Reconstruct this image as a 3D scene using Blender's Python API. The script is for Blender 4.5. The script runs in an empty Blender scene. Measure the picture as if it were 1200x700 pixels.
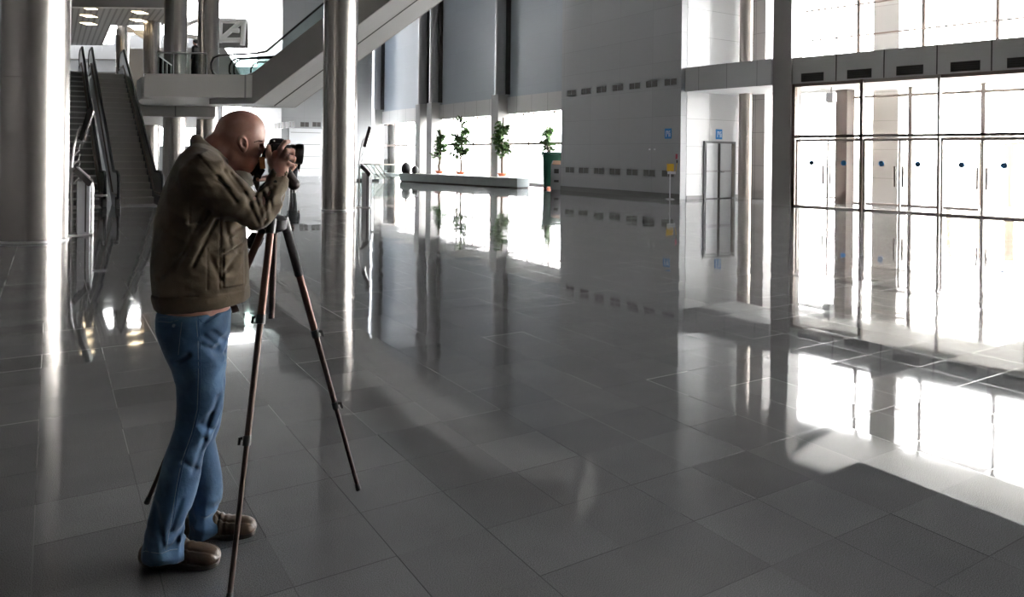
import bpy, bmesh, math, random
import numpy as np
from mathutils import Vector, Matrix
random.seed(7)
PI = math.pi
C = bpy.context.scene.collection
SC = bpy.context.scene
# ------------------------------------------------------------------ frame of the hall
# world axes follow the building (x = across the hall, y = along it); the camera is turned to the right
F_PX = 860.0; CAM_H = 1.55; PX0, PY0 = 600.0, 182.0; ROLL = .011
YAW = math.atan2(540, 860)
cr, sr = math.cos(ROLL), math.sin(ROLL); cy, sy = math.cos(YAW), math.sin(YAW)
def ray2(px, py):
    a = (px-PX0)/F_PX; b = (PY0-py)/F_PX
    return a*cr-b*sr, a*sr+b*cr
def ray(px, py):
    a, b = ray2(px, py)
    return Vector((cy*a+sy, -sy*a+cy, b))
def P(px, py, d):
    return ray(px, py)*d + Vector((0, 0, CAM_H))
def G(px, py, z=0.0):
    r = ray(px, py); t = (z-CAM_H)/r.z
    return Vector((r.x*t, r.y*t, z))
def onX(px, py, X):
    r = ray(px, py); t = X/r.x
    return Vector((X, r.y*t, CAM_H+r.z*t))
def onY(px, py, Y):
    r = ray(px, py); t = Y/r.y
    return Vector((r.x*t, Y, CAM_H+r.z*t))
def W(cx, d, z=0.0):          # metres right of / in front of the standpoint -> world
    return Vector((cy*cx+sy*d, -sy*cx+cy*d, z))
# facade line
F0 = Vector((20.3, 15.3, 0)); FD = Vector((1.2, -6.15, 0)).normalized(); FN = Vector((-FD.y, FD.x, 0))  # FN points outdoors
if FN.x < 0: FN = -FN
def fac(s, n=0.0, z=0.0):
    return F0 + FD*s + FN*n + Vector((0, 0, z))
def facS(px, py, n=0.0):      # s and z where a sight line meets the facade plane
    r = ray(px, py); o = F0 + FN*n
    t = (o.x*FN.x+o.y*FN.y)/(r.x*FN.x+r.y*FN.y)
    p = Vector((r.x*t, r.y*t, 0))
    return (p-o).dot(FD), CAM_H+r.z*t
# ------------------------------------------------------------------ materials
MATS = {}
def nt(name):
    m = bpy.data.materials.new(name); m.use_nodes = True
    n = m.node_tree; b = n.nodes['Principled BSDF']
    return m, n, b
def L(n, a, b): n.links.new(a, b)
def mat(name, col, rough=.5, metal=0, spec=.5, noise=None, bump=None, emit=None, alpha=None, aniso=0):
    if name in MATS: return MATS[name]
    m, n, b = nt(name)
    b.inputs['Base Color'].default_value = (*col, 1)
    b.inputs['Roughness'].default_value = rough
    b.inputs['Metallic'].default_value = metal
    b.inputs['Specular IOR Level'].default_value = spec
    b.inputs['Anisotropic'].default_value = aniso
    tc = n.nodes.new('ShaderNodeTexCoord')
    if noise:
        sc_, amt = noise[0], noise[1]
        mp = n.nodes.new('ShaderNodeMapping')
        mp.inputs['Scale'].default_value = noise[2] if len(noise) > 2 else (1, 1, 1)
        L(n, tc.outputs['Object'], mp.inputs['Vector'])
        nz = n.nodes.new('ShaderNodeTexNoise'); nz.inputs['Scale'].default_value = sc_; nz.inputs['Detail'].default_value = 5
        L(n, mp.outputs[0], nz.inputs['Vector'])
        rp = n.nodes.new('ShaderNodeMapRange')
        rp.inputs['From Min'].default_value = .3; rp.inputs['From Max'].default_value = .7
        rp.inputs['To Min'].default_value = 1-amt; rp.inputs['To Max'].default_value = 1+amt
        L(n, nz.outputs['Fac'], rp.inputs['Value'])
        mx = n.nodes.new('ShaderNodeVectorMath'); mx.operation = 'SCALE'
        mx.inputs[0].default_value = col
        L(n, rp.outputs[0], mx.inputs['Scale']); L(n, mx.outputs[0], b.inputs['Base Color'])
    if bump:
        mp = n.nodes.new('ShaderNodeMapping')
        mp.inputs['Scale'].default_value = bump[2] if len(bump) > 2 else (1, 1, 1)
        L(n, tc.outputs['Object'], mp.inputs['Vector'])
        nz = n.nodes.new('ShaderNodeTexNoise'); nz.inputs['Scale'].default_value = bump[0]; nz.inputs['Detail'].default_value = 3
        L(n, mp.outputs[0], nz.inputs['Vector'])
        bp = n.nodes.new('ShaderNodeBump'); bp.inputs['Strength'].default_value = bump[1]; bp.inputs['Distance'].default_value = .01
        L(n, nz.outputs['Fac'], bp.inputs['Height']); L(n, bp.outputs[0], b.inputs['Normal'])
    if emit:
        b.inputs['Emission Color'].default_value = (*emit[0], 1); b.inputs['Emission Strength'].default_value = emit[1]
    MATS[name] = m
    return m
def panel_mat(name, col, w, h, gap=.012, rough=.45, dark=.45, metal=0, uaxis='y', amt=.03, off=0.0):
    """cladding with thin joints: panels w wide, h high, in object coordinates"""
    if name in MATS: return MATS[name]
    m, n, b = nt(name)
    tc = n.nodes.new('ShaderNodeTexCoord'); sp = n.nodes.new('ShaderNodeSeparateXYZ')
    L(n, tc.outputs['Object'], sp.inputs[0])
    if uaxis == 'xy':
        ad = n.nodes.new('ShaderNodeMath'); ad.operation = 'ADD'
        L(n, sp.outputs[0], ad.inputs[0]); L(n, sp.outputs[1], ad.inputs[1]); U = ad.outputs[0]
    else: U = sp.outputs['xyz'.index(uaxis)]
    def edge(src, size):
        a = n.nodes.new('ShaderNodeMath'); a.operation = 'ADD'; a.inputs[1].default_value = 500*size+off; L(n, src, a.inputs[0])
        d = n.nodes.new('ShaderNodeMath'); d.operation = 'MODULO'; d.inputs[1].default_value = size; L(n, a.outputs[0], d.inputs[0])
        c = n.nodes.new('ShaderNodeMath'); c.operation = 'LESS_THAN'; c.inputs[1].default_value = gap; L(n, d.outputs[0], c.inputs[0])
        f = n.nodes.new('ShaderNodeMath'); f.operation = 'DIVIDE'; f.inputs[1].default_value = size; L(n, a.outputs[0], f.inputs[0])
        g = n.nodes.new('ShaderNodeMath'); g.operation = 'FLOOR'; L(n, f.outputs[0], g.inputs[0])
        return c.outputs[0], g.outputs[0]
    e1, i1 = edge(U, w); e2, i2 = edge(sp.outputs[2], h)
    mxx = n.nodes.new('ShaderNodeMath'); mxx.operation = 'MAXIMUM'; L(n, e1, mxx.inputs[0]); L(n, e2, mxx.inputs[1])
    cb = n.nodes.new('ShaderNodeCombineXYZ'); L(n, i1, cb.inputs[0]); L(n, i2, cb.inputs[1])
    wn = n.nodes.new('ShaderNodeTexWhiteNoise'); L(n, cb.outputs[0], wn.inputs['Vector'])
    rp = n.nodes.new('ShaderNodeMapRange'); rp.inputs['To Min'].default_value = 1-amt; rp.inputs['To Max'].default_value = 1+amt
    L(n, wn.outputs['Value'], rp.inputs['Value'])
    sc = n.nodes.new('ShaderNodeVectorMath'); sc.operation = 'SCALE'; sc.inputs[0].default_value = col; L(n, rp.outputs[0], sc.inputs['Scale'])
    mi = n.nodes.new('ShaderNodeMix'); mi.data_type = 'RGBA'
    L(n, mxx.outputs[0], mi.inputs[0]); L(n, sc.outputs[0], mi.inputs[6]); mi.inputs[7].default_value = (*[c*dark for c in col], 1)
    L(n, mi.outputs[2], b.inputs['Base Color'])
    b.inputs['Roughness'].default_value = rough; b.inputs['Metallic'].default_value = metal
    MATS[name] = m
    return m
def glass_mat(name, tint=(.965, .96, .95), refl=.08, dens=.0):
    if name in MATS: return MATS[name]
    m = bpy.data.materials.new(name); m.use_nodes = True; n = m.node_tree
    n.nodes.clear()
    o = n.nodes.new('ShaderNodeOutputMaterial'); t = n.nodes.new('ShaderNodeBsdfTransparent'); t.inputs[0].default_value = (*tint, 1)
    g = n.nodes.new('ShaderNodeBsdfGlossy'); g.inputs['Roughness'].default_value = .02
    lw = n.nodes.new('ShaderNodeLayerWeight'); lw.inputs['Blend'].default_value = refl
    mx = n.nodes.new('ShaderNodeMixShader')
    L(n, lw.outputs['Fresnel'], mx.inputs[0]); L(n, t.outputs[0], mx.inputs[1]); L(n, g.outputs[0], mx.inputs[2]); L(n, mx.outputs[0], o.inputs[0])
    MATS[name] = m
    return m

M_col = mat('brushed_steel', (.47, .435, .405), .27, 1, noise=(2, .06, (1, 1, .15)), aniso=.3)
M_steel = mat('satin_steel', (.55, .55, .55), .35, 1)
M_white_tube = mat('white_paint', (.85, .85, .85), .4)
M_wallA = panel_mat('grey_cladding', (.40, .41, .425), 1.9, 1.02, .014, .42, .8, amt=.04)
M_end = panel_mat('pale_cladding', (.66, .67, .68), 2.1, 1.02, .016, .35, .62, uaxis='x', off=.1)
M_blue = panel_mat('blue_grey_cladding', (.36, .40, .45), 2.7, 1.3, .012, .4, .9, amt=.02)
M_band = panel_mat('light_band_cladding', (.52, .515, .51), 1.45, 30, .03, .4, .5, off=.2)
M_post = mat('grey_brown_cladding', (.26, .255, .25), .4, noise=(1.5, .05))
M_soffit = panel_mat('pale_soffit', (.55, .54, .53), 1.5, 40, .012, .5, .7, uaxis='xy')
M_facwall = panel_mat('upper_pale_cladding', (.45, .45, .45), 2.05, 1.3, .014, .5, .6)
M_beam = mat('beam_cladding', (.66, .655, .65), .38, noise=(.6, .05))
M_slab = panel_mat('mezzanine_fascia', (.76, .735, .70), 1.55, 40, .02, .42, .5, uaxis='xy', off=.4)
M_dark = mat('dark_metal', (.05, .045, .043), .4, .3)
M_black = mat('black_plastic', (.012, .011, .011), .35)
M_rubber = mat('black_rubber', (.01, .01, .01), .5)
M_mull = mat('mullion_grey', (.20, .155, .13), .4, .3)
M_mull_l = mat('mullion_light', (.42, .37, .33), .4, .5)
M_glass = glass_mat('clear_glass')
M_gglass = glass_mat('greenish_glass', (.86, .91, .90), .10)
M_ceil = mat('ceiling_grey', (.72, .72, .72), .8, noise=(.3, .05))
M_clad_dark = mat('stair_side_cladding', (.42, .40, .38), .45, noise=(.7, .06))
M_soff2 = panel_mat('stair_soffit', (.60, .59, .575), 2.2, 50, .015, .45, .8, uaxis='xy')
M_green = mat('green_plastic', (.02, .10, .06), .4)
M_mgrey = mat('grey_metal_case', (.36, .36, .38), .35, .3)
M_blueS = mat('sign_blue', (.04, .24, .60), .5)
M_whiteS = mat('sign_white', (.85, .87, .9), .5)
M_yellow = mat('sign_yellow', (.75, .48, .04), .5)
M_pink = mat('sign_pink', (.6, .10, .14), .5)
M_vent = mat('vent_grey', (.13, .125, .12), .5)
M_vent_f = mat('vent_frame', (.36, .37, .38), .5)
M_ventb = mat('vent_brown', (.06, .055, .052), .5)
M_door = mat('door_grey', (.52, .54, .56), .35)
M_terra = mat('terracotta', (.50, .12, .05), .7)
M_planter = mat('planter_grey', (.30, .335, .35), .5, noise=(3, .06))
M_leaf = mat('leaf_green', (.06, .13, .03), .6, noise=(6, .3))
M_bark = mat('bark', (.13, .09, .06), .8)
M_lamp = mat('warm_lamp', (.9, .8, .6), .5, emit=((1, .80, .52), 6.0))
M_step = mat('escalator_step', (.20, .195, .19), .45, .4)
M_step_l = mat('escalator_riser', (.10, .10, .098), .4, .5)
M_bal = mat('escalator_balustrade', (.10, .095, .09), .3, .2)
M_pav = mat('outdoor_paving', (.55, .54, .52), .8, noise=(.4, .1))

def floor_material():
    m, n, b = nt('polished_granite_tiles')
    N = n.nodes
    def math_(op, a, bb=None, c=None):
        x = N.new('ShaderNodeMath'); x.operation = op
        for i, v in enumerate((a, bb, c)):
            if v is None: continue
            if isinstance(v, (int, float)): x.inputs[i].default_value = v
            else: L(n, v, x.inputs[i])
        return x.outputs[0]
    tc = N.new('ShaderNodeTexCoord'); sp = N.new('ShaderNodeSeparateXYZ'); L(n, tc.outputs['Object'], sp.inputs[0])
    TX, TY = .396, .397
    u = math_('DIVIDE', math_('SUBTRACT', sp.outputs[0], 1.935-TX*200), TX)
    v = math_('DIVIDE', math_('SUBTRACT', sp.outputs[1], 2.225-TY*200), TY)
    fu, fv = math_('FLOOR', u), math_('FLOOR', v)
    ru, rv = math_('FRACT', u), math_('FRACT', v)
    eu = math_('MULTIPLY', math_('MINIMUM', ru, math_('SUBTRACT', 1, ru)), TX)
    ev = math_('MULTIPLY', math_('MINIMUM', rv, math_('SUBTRACT', 1, rv)), TY)
    # nearest joint index gives every joint its own strength
    cb = N.new('ShaderNodeCombineXYZ'); L(n, fu, cb.inputs[0]); L(n, fv, cb.inputs[1])
    wn = N.new('ShaderNodeTexWhiteNoise'); L(n, cb.outputs[0], wn.inputs['Vector'])
    cbu = N.new('ShaderNodeCombineXYZ'); L(n, math_('ROUND', u), cbu.inputs[0]); L(n, fv, cbu.inputs[1]); cbu.inputs[2].default_value = 5
    wu = N.new('ShaderNodeTexWhiteNoise'); L(n, cbu.outputs[0], wu.inputs['Vector'])
    cbv = N.new('ShaderNodeCombineXYZ'); L(n, fu, cbv.inputs[0]); L(n, math_('ROUND', v), cbv.inputs[1]); cbv.inputs[2].default_value = 9
    wv = N.new('ShaderNodeTexWhiteNoise'); L(n, cbv.outputs[0], wv.inputs['Vector'])
    ju = math_('MULTIPLY', math_('LESS_THAN', eu, .0021), math_('MULTIPLY_ADD', wu.outputs['Value'], .85, .25))
    jv = math_('MULTIPLY', math_('LESS_THAN', ev, .0021), math_('MULTIPLY_ADD', wv.outputs['Value'], .85, .05))
    joint = math_('MINIMUM', math_('MAXIMUM', ju, jv), 1)
    # granite grain
    nz = N.new('ShaderNodeTexNoise'); nz.inputs['Scale'].default_value = 280; nz.inputs['Detail'].default_value = 2
    L(n, tc.outputs['Object'], nz.inputs['Vector'])
    gr = N.new('ShaderNodeMapRange'); gr.inputs['From Min'].default_value = .32; gr.inputs['From Max'].default_value = .68
    gr.inputs['To Min'].default_value = .42; gr.inputs['To Max'].default_value = 1.6; L(n, nz.outputs['Fac'], gr.inputs['Value'])
    n2 = N.new('ShaderNodeTexNoise'); n2.inputs['Scale'].default_value = 3.1; n2.inputs['Detail'].default_value = 4
    L(n, tc.outputs['Object'], n2.inputs['Vector'])
    g2 = math_('MULTIPLY_ADD', n2.outputs['Fac'], .35, .83)
    tv = math_('MULTIPLY_ADD', wn.outputs['Value'], .22, .89)
    val = math_('MULTIPLY', math_('MULTIPLY', gr.outputs[0], g2), tv)
    sc = N.new('ShaderNodeVectorMath'); sc.operation = 'SCALE'; sc.inputs[0].default_value = (.135, .136, .138); L(n, val, sc.inputs['Scale'])
    # joints: some pale with dust, most dark
    mi = N.new('ShaderNodeMix'); mi.data_type = 'RGBA'
    L(n, joint, mi.inputs[0]); L(n, sc.outputs[0], mi.inputs[6])
    pale = math_('GREATER_THAN', wv.outputs['Value'], .86)
    jc = N.new('ShaderNodeMix'); jc.data_type = 'RGBA'; L(n, pale, jc.inputs[0]); jc.inputs[6].default_value = (.02, .02, .02, 1); jc.inputs[7].default_value = (.34, .33, .32, 1)
    L(n, jc.outputs[2], mi.inputs[7]); L(n, mi.outputs[2], b.inputs['Base Color'])
    # rough, ribbed tiles (a cluster near the standpoint and a strip further out)
    def within(src, lo, hi):
        return math_('MULTIPLY', math_('GREATER_THAN', src, lo), math_('LESS_THAN', src, hi))
    X0 = 1.935
    a1 = math_('MULTIPLY', within(sp.outputs[0], X0+2*TX, X0+4*TX), math_('LESS_THAN', sp.outputs[1], 2.225))
    a2 = math_('MULTIPLY', within(sp.outputs[0], X0+8*TX, X0+10*TX), math_('LESS_THAN', sp.outputs[1], 2.225+5*TY))
    rough_t = a1
    wr = N.new('ShaderNodeTexWhiteNoise'); cbr = N.new('ShaderNodeCombineXYZ'); L(n, fu, cbr.inputs[0]); L(n, fv, cbr.inputs[1]); cbr.inputs[2].default_value = 3
    L(n, cbr.outputs[0], wr.inputs['Vector'])
    base_r = math_('MULTIPLY_ADD', wr.outputs['Value'], .02, .022)
    rg = math_('ADD', base_r, math_('MULTIPLY', rough_t, .7))
    L(n, math_('MULTIPLY_ADD', rough_t, -.46, .46), b.inputs['Specular IOR Level'])
    rg = math_('ADD', rg, math_('MULTIPLY', joint, .3))
    rg = math_('ADD', rg, math_('MULTIPLY', n2.outputs['Fac'], .016))
    L(n, rg, b.inputs['Roughness'])
    b.inputs['Specular IOR Level'].default_value = .62
    # every tile lies a hair out of level
    geo = N.new('ShaderNodeNewGeometry')
    vs = N.new('ShaderNodeVectorMath'); vs.operation = 'SUBTRACT'; L(n, wn.outputs['Color'], vs.inputs[0]); vs.inputs[1].default_value = (.5, .5, .5)
    vm = N.new('ShaderNodeVectorMath'); vm.operation = 'MULTIPLY'; L(n, vs.outputs[0], vm.inputs[0]); vm.inputs[1].default_value = (.006, .006, 0)
    va = N.new('ShaderNodeVectorMath'); va.operation = 'ADD'; L(n, geo.outputs['Normal'], va.inputs[0]); L(n, vm.outputs[0], va.inputs[1])
    vn = N.new('ShaderNodeVectorMath'); vn.operation = 'NORMALIZE'; L(n, va.outputs[0], vn.inputs[0])
    n3 = N.new('ShaderNodeTexNoise'); n3.inputs['Scale'].default_value = 2.2; n3.inputs['Detail'].default_value = 1
    L(n, tc.outputs['Object'], n3.inputs['Vector'])
    b0 = N.new('ShaderNodeBump'); b0.inputs['Strength'].default_value = .012; b0.inputs['Distance'].default_value = .02
    L(n, n3.outputs['Fac'], b0.inputs['Height']); L(n, vn.outputs[0], b0.inputs['Normal'])
    rib = math_('MULTIPLY', math_('SINE', math_('MULTIPLY', sp.outputs[1], 420)), rough_t)
    b1 = N.new('ShaderNodeBump'); b1.inputs['Strength'].default_value = .05; b1.inputs['Distance'].default_value = .001
    L(n, rib, b1.inputs['Height']); L(n, b0.outputs[0], b1.inputs['Normal']); L(n, b1.outputs[0], b.inputs['Normal'])
    return m
M_floor = floor_material()
M_shade = panel_mat('dim_cladding', (.14, .14, .14), 2.4, 1.3, .015, .5, .8, uaxis='xy')
# ------------------------------------------------------------------ mesh helpers
class MB:
    def __init__(s): s.bm = bmesh.new()
    def hexa(s, pts):
        v = [s.bm.verts.new(p) for p in pts]     # 4 bottom ccw, 4 top ccw
        for f in ((3, 2, 1, 0), (4, 5, 6, 7), (0, 1, 5, 4), (1, 2, 6, 5), (2, 3, 7, 6), (3, 0, 4, 7)):
            s.bm.faces.new([v[i] for i in f])
        return s
    def box(s, x0, x1, y0, y1, z0, z1):
        return s.hexa([(x0, y0, z0), (x1, y0, z0), (x1, y1, z0), (x0, y1, z0), (x0, y0, z1), (x1, y0, z1), (x1, y1, z1), (x0, y1, z1)])
    def obox(s, p, q, w, z0, z1, w2=None):
        """box standing on the line p-q; w to its left, w2 to its right"""
        p = Vector((p[0], p[1], 0)); q = Vector((q[0], q[1], 0)); d = (q-p).normalized(); nn = Vector((-d.y, d.x, 0))
        w2 = w if w2 is None else w2
        a = [p-nn*w2, q-nn*w2, q+nn*w, p+nn*w]
        return s.hexa([(v.x, v.y, z0) for v in a]+[(v.x, v.y, z1) for v in a])
    def prism(s, poly, z0, z1):
        lo = [s.bm.verts.new((p[0], p[1], z0)) for p in poly]; hi = [s.bm.verts.new((p[0], p[1], z1)) for p in poly]
        k = len(poly)
        s.bm.faces.new(lo[::-1]); s.bm.faces.new(hi)
        for i in range(k): s.bm.faces.new((lo[i], lo[(i+1) % k], hi[(i+1) % k], hi[i]))
        return s
    def extr(s, pts, vec):
        """closed 3-d polygon swept by vec"""
        lo = [s.bm.verts.new(p) for p in pts]; hi = [s.bm.verts.new(Vector(p)+Vector(vec)) for p in pts]
        k = len(pts)
        s.bm.faces.new(lo[::-1]); s.bm.faces.new(hi)
        for i in range(k): s.bm.faces.new((lo[i], lo[(i+1) % k], hi[(i+1) % k], hi[i]))
        return s
    def lathe(s, prof, c=(0, 0, 0), seg=48, axis=None):
        """profile [(r, h)] turned about an axis through c"""
        ax = Vector(axis).normalized() if axis is not None else Vector((0, 0, 1))
        t = Vector((1, 0, 0)) if abs(ax.x) < .9 else Vector((0, 1, 0))
        e1 = ax.cross(t).normalized(); e2 = ax.cross(e1); c = Vector(c)
        rings = []
        for r, h in prof:
            rings.append([s.bm.verts.new(c+ax*h+(e1*math.cos(2*PI*i/seg)+e2*math.sin(2*PI*i/seg))*max(r, 1e-4)) for i in range(seg)])
        for a, b in zip(rings, rings[1:]):
            for i in range(seg): s.bm.faces.new((a[i], a[(i+1) % seg], b[(i+1) % seg], b[i]))
        s.bm.faces.new(rings[0][::-1]); s.bm.faces.new(rings[-1])
        return s
    def tube(s, pts, r, seg=10):
        pts = [Vector(p) for p in pts]; k = len(pts)
        rr = r if isinstance(r, (list, tuple)) else [r]*k
        rings = []; prev = None
        for i, p in enumerate(pts):
            d = (pts[min(i+1, k-1)]-pts[max(i-1, 0)]).normalized()
            t = prev if prev is not None else (Vector((0, 0, 1)) if abs(d.z) < .9 else Vector((1, 0, 0)))
            e1 = (t-d*t.dot(d)).normalized(); e2 = d.cross(e1); prev = e1
            rings.append([s.bm.verts.new(p+(e1*math.cos(2*PI*j/seg)+e2*math.sin(2*PI*j/seg))*rr[i]) for j in range(seg)])
        for a, b in zip(rings, rings[1:]):
            for j in range(seg): s.bm.faces.new((a[j], a[(j+1) % seg], b[(j+1) % seg], b[j]))
        s.bm.faces.new(rings[0][::-1]); s.bm.faces.new(rings[-1])
        return s
    def ribbon(s, pts, nrm, w, t):
        """flat band along pts, width w across, thickness t along nrm"""
        pts = [Vector(p) for p in pts]; k = len(pts); nrm = Vector(nrm).normalized(); rings = []
        for i, p in enumerate(pts):
            d = (pts[min(i+1, k-1)]-pts[max(i-1, 0)]).normalized(); sd = d.cross(nrm).normalized()
            rings.append([s.bm.verts.new(p+sd*w/2*a+nrm*t/2*b) for a, b in ((-1, -1), (1, -1), (1, 1), (-1, 1))])
        for a, b in zip(rings, rings[1:]):
            for j in range(4): s.bm.faces.new((a[j], a[(j+1) % 4], b[(j+1) % 4], b[j]))
        s.bm.faces.new(rings[0][::-1]); s.bm.faces.new(rings[-1])
        return s
    def bevel(s, w, seg=2):
        bmesh.ops.bevel(s.bm, geom=list(s.bm.edges), offset=w, segments=seg, affect='EDGES', profile=.5, clamp_overlap=True)
        return s
    def build(s, name, m, parent=None, smooth=False, origin=None):
        bmesh.ops.recalc_face_normals(s.bm, faces=list(s.bm.faces))
        me = bpy.data.meshes.new(name); 
        if origin is not None:
            bmesh.ops.translate(s.bm, verts=list(s.bm.verts), vec=-Vector(origin))
        s.bm.to_mesh(me); s.bm.free()
        me.materials.append(m)
        o = bpy.data.objects.new(name, me); C.objects.link(o)
        if origin is not None: o.location = origin
        if parent is not None: o.parent = parent
        if smooth:
            for p in me.polygons: p.use_smooth = True
            try: me.set_sharp_from_angle(angle=math.radians(38))
            except Exception: pass
        return o
def tag(o, label, cat, group=None):
    o['label'] = label; o['category'] = cat
    if group: o['group'] = group
    return o
def struct(o):
    o['kind'] = 'structure'; return o
def thing(name, loc, label, cat, group=None, rz=0):
    o = bpy.data.objects.new(name, None); C.objects.link(o); o.location = loc; o.rotation_euler = (0, 0, rz)
    o.empty_display_size = .2
    return tag(o, label, cat, group)
def copy_tree(o, parent=None):
    c = o.copy(); C.objects.link(c)
    if parent is not None: c.parent = parent
    for ch in list(o.children): copy_tree(ch, c)
    return c
# ================================================================== SETTING
# floor and ground
poly = [(-14, -14), (26.9, -14), (25.7, -8), (23.9, 18.9), (23.9, 64), (14.6, 64), (-14, 80)]
fl = MB().prism([(-14, -14), (29.5, -14), tuple(fac(-3.4, 4.4)[:2]), (24, 62), (-14, 80)], -.12, 0).build('floor', M_floor); struct(fl)
g = MB().box(-160, 220, -160, 220, -.5, -.13).build('ground_outdoors', M_pav); struct(g)
# wall beside the hall with the two rows of vents, and its end face towards the entrance
XA = 19.43
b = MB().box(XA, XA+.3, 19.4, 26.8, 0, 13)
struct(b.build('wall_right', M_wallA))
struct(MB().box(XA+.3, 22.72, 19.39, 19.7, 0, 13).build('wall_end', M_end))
struct(MB().box(XA+.3, 22.72, 26.5, 26.8, 0, 13).build('wall_far_side', M_wallA))
struct(MB().box(22.42, 22.72, 19.7, 26.5, 0, 13).build('wall_outer_side', M_wallA))
struct(MB().box(XA-.02, XA-.001, 19.4, 26.8, 0, .2).build('baseboard_right', mat('baseboard_grey', (.15, .15, .15), .5)))
struct(MB().box(XA+.3, 22.72, 19.372, 19.389, 0, .13).build('baseboard_end', mat('baseboard_end_grey', (.30, .30, .30), .5)))
# end-face door
dr = struct(MB().box(20.6, 22.3, 19.33, 19.389, 0, 2.16).build('door_1', mat('door_frame', (.16, .165, .17), .4)))
MB().box(20.67, 21.28, 19.30, 19.33, .03, 2.08).build('door_leaf', M_door, dr)
MB().box(21.42, 22.03, 19.30, 19.33, .03, 2.08).build('door_leaf', M_door, dr)
MB().box(21.29, 21.41, 19.305, 19.33, .03, 2.08).build('door_gap_strip', M_dark, dr)
MB().box(22.05, 22.2, 19.305, 19.33, .03, 2.08).build('hinge_strip', mat('hinge_brown', (.12, .10, .08), .5), dr)
for x0, x1 in ((20.67, 21.28), (21.42, 22.03)):
    MB().box(x0, x1, 19.285, 19.3, 1.0, 1.07).build('push_bar', M_mgrey, dr)
MB().tube([(21.45, 19.29, 1.0), (21.45, 19.25, 1.0), (21.58, 19.25, 1.0)], .012).build('door_handle', M_dark, dr)
# window wall beyond (planter side)
XW = 21.2
PY = [34.45, 42.67, 44.4, 52.35, 60.3]
struct(MB().box(XW, XW+.4, 26.8, 66, 4.72, 13).build('wall_windows_upper', M_blue))
struct(MB().box(XW-.12, XW+.4, 26.8, 66, 3.8, 4.72).build('trim_1', M_band))
struct(MB().box(XW+.1, XW+.5, 26.8, 66, 0, .12).build('trim_2', M_post))
ys = [26.8]+PY+[66]
wi = 1
for a, bb in zip(ys, ys[1:]):
    if bb-a < .5: continue
    y0, y1 = a, bb
    f = MB()
    f.box(XW+.2, XW+.33, y0, y1, 2.11, 2.24)
    k = max(1, round((y1-y0)/2.05))
    for i in range(1, k):
        yy = y0+(y1-y0)*i/k
        f.box(XW+.22, XW+.31, yy-.035, yy+.035, .12, 3.8)
    for i in range(2*k):                                       # small hangers along the head
        yy = y0+(y1-y0)*(i+.5)/(2*k)
        f.box(XW+.2, XW+.3, yy-.06, yy+.06, 3.68, 3.8)
    w = struct(f.build('window_%d' % wi, M_mull)); wi += 1
    MB().box(XW+.34, XW+.36, y0, y1, .12, 3.8).build('window_pane', M_glass, w)
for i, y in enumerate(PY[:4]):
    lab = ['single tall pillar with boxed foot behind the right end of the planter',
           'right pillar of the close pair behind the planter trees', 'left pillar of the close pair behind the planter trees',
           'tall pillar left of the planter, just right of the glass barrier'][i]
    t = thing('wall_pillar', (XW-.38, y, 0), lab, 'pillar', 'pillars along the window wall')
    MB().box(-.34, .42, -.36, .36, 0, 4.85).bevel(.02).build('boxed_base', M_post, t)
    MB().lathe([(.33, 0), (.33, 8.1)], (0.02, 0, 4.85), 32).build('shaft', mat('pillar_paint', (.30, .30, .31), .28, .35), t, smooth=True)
    MB().box(.12, .38, -.43, -.345, 4.86, 12.9).build('painted_shade_strip', M_dark, t)  # dark strip paints the shade of the recess beside the shaft
# facade: beam, glazing, doors
SF1 = 29.0
bm_ = struct(MB().hexa([fac(-.0, 0, 3.95), fac(SF1, 0, 3.95), fac(SF1, .5, 3.95), fac(0, .5, 3.95), fac(0, 0, 4.8), fac(SF1, 0, 4.8), fac(SF1, .5, 4.8), fac(0, .5, 4.8)]).build('trim_3', M_beam))
for px in (980, 1036, 1098, 1162):
    s, _ = facS(px, 75)
    MB().obox(fac(s-.015)[:2], fac(s+.015)[:2], .0, 3.96, 4.8, .006).build('panel_joint', M_dark, bm_)
s = 10.2
while s < 28:
    MB().obox(fac(s-.015)[:2], fac(s+.015)[:2], .0, 3.96, 4.8, .006).build('panel_joint', M_dark, bm_); s += 1.45
def fbox(b_, s0, s1, n0, n1, z0, z1):
    return b_.hexa([fac(s0, n0, z0), fac(s1, n0, z0), fac(s1, n1, z0), fac(s0, n1, z0), fac(s0, n0, z1), fac(s1, n0, z1), fac(s1, n1, z1), fac(s0, n1, z1)])
for i, px in enumerate((952, 1007, 1066, 1131, 1199)):
    s, _ = facS(px, 85)
    b_ = MB(); fbox(b_, s-.36, s+.36, -.012, .0, 4.0, 4.27)
    o = b_.build('air_slot', M_ventb, bm_)
    b_ = MB()
    for k in range(4): fbox(b_, s-.33, s+.33, -.024, -.012, 4.03+.06*k, 4.055+.06*k)
    b_.build('louvre_blade', M_dark, o)
# wing of the beam back to the end wall, its underside
struct(MB().hexa([(19.62, 19.38, 3.95), (20.0, 15.9, 3.95), (22.6, 15.9, 3.95), (22.6, 19.38, 3.95), (19.62, 19.38, 4.82), (20.0, 15.9, 4.82), (22.6, 15.9, 4.82), (22.6, 19.38, 4.82)]).build('trim_4', panel_mat('wing_cladding', (.64, .65, .66), 1.18, 40, .02, .38, .5, off=.1)))
# big rectangular pillar at the corner of the vestibule
b_ = MB(); fbox(b_, -.62, .0, -.12, .62, 0, 13)
tag(b_.build('entrance_pillar', mat('entrance_pillar_clad', (.36, .345, .335), .35, noise=(.5, .06)), origin=fac(-.3)), 'tall dark square pillar at the left edge of the glass entrance', 'pillar')
b_ = MB(); fbox(b_, .0, .10, .05, .12, 0, 3.95)
struct(b_.build('trim_5', mat('copper_trim', (.16, .10, .08), .35, .5)))
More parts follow.
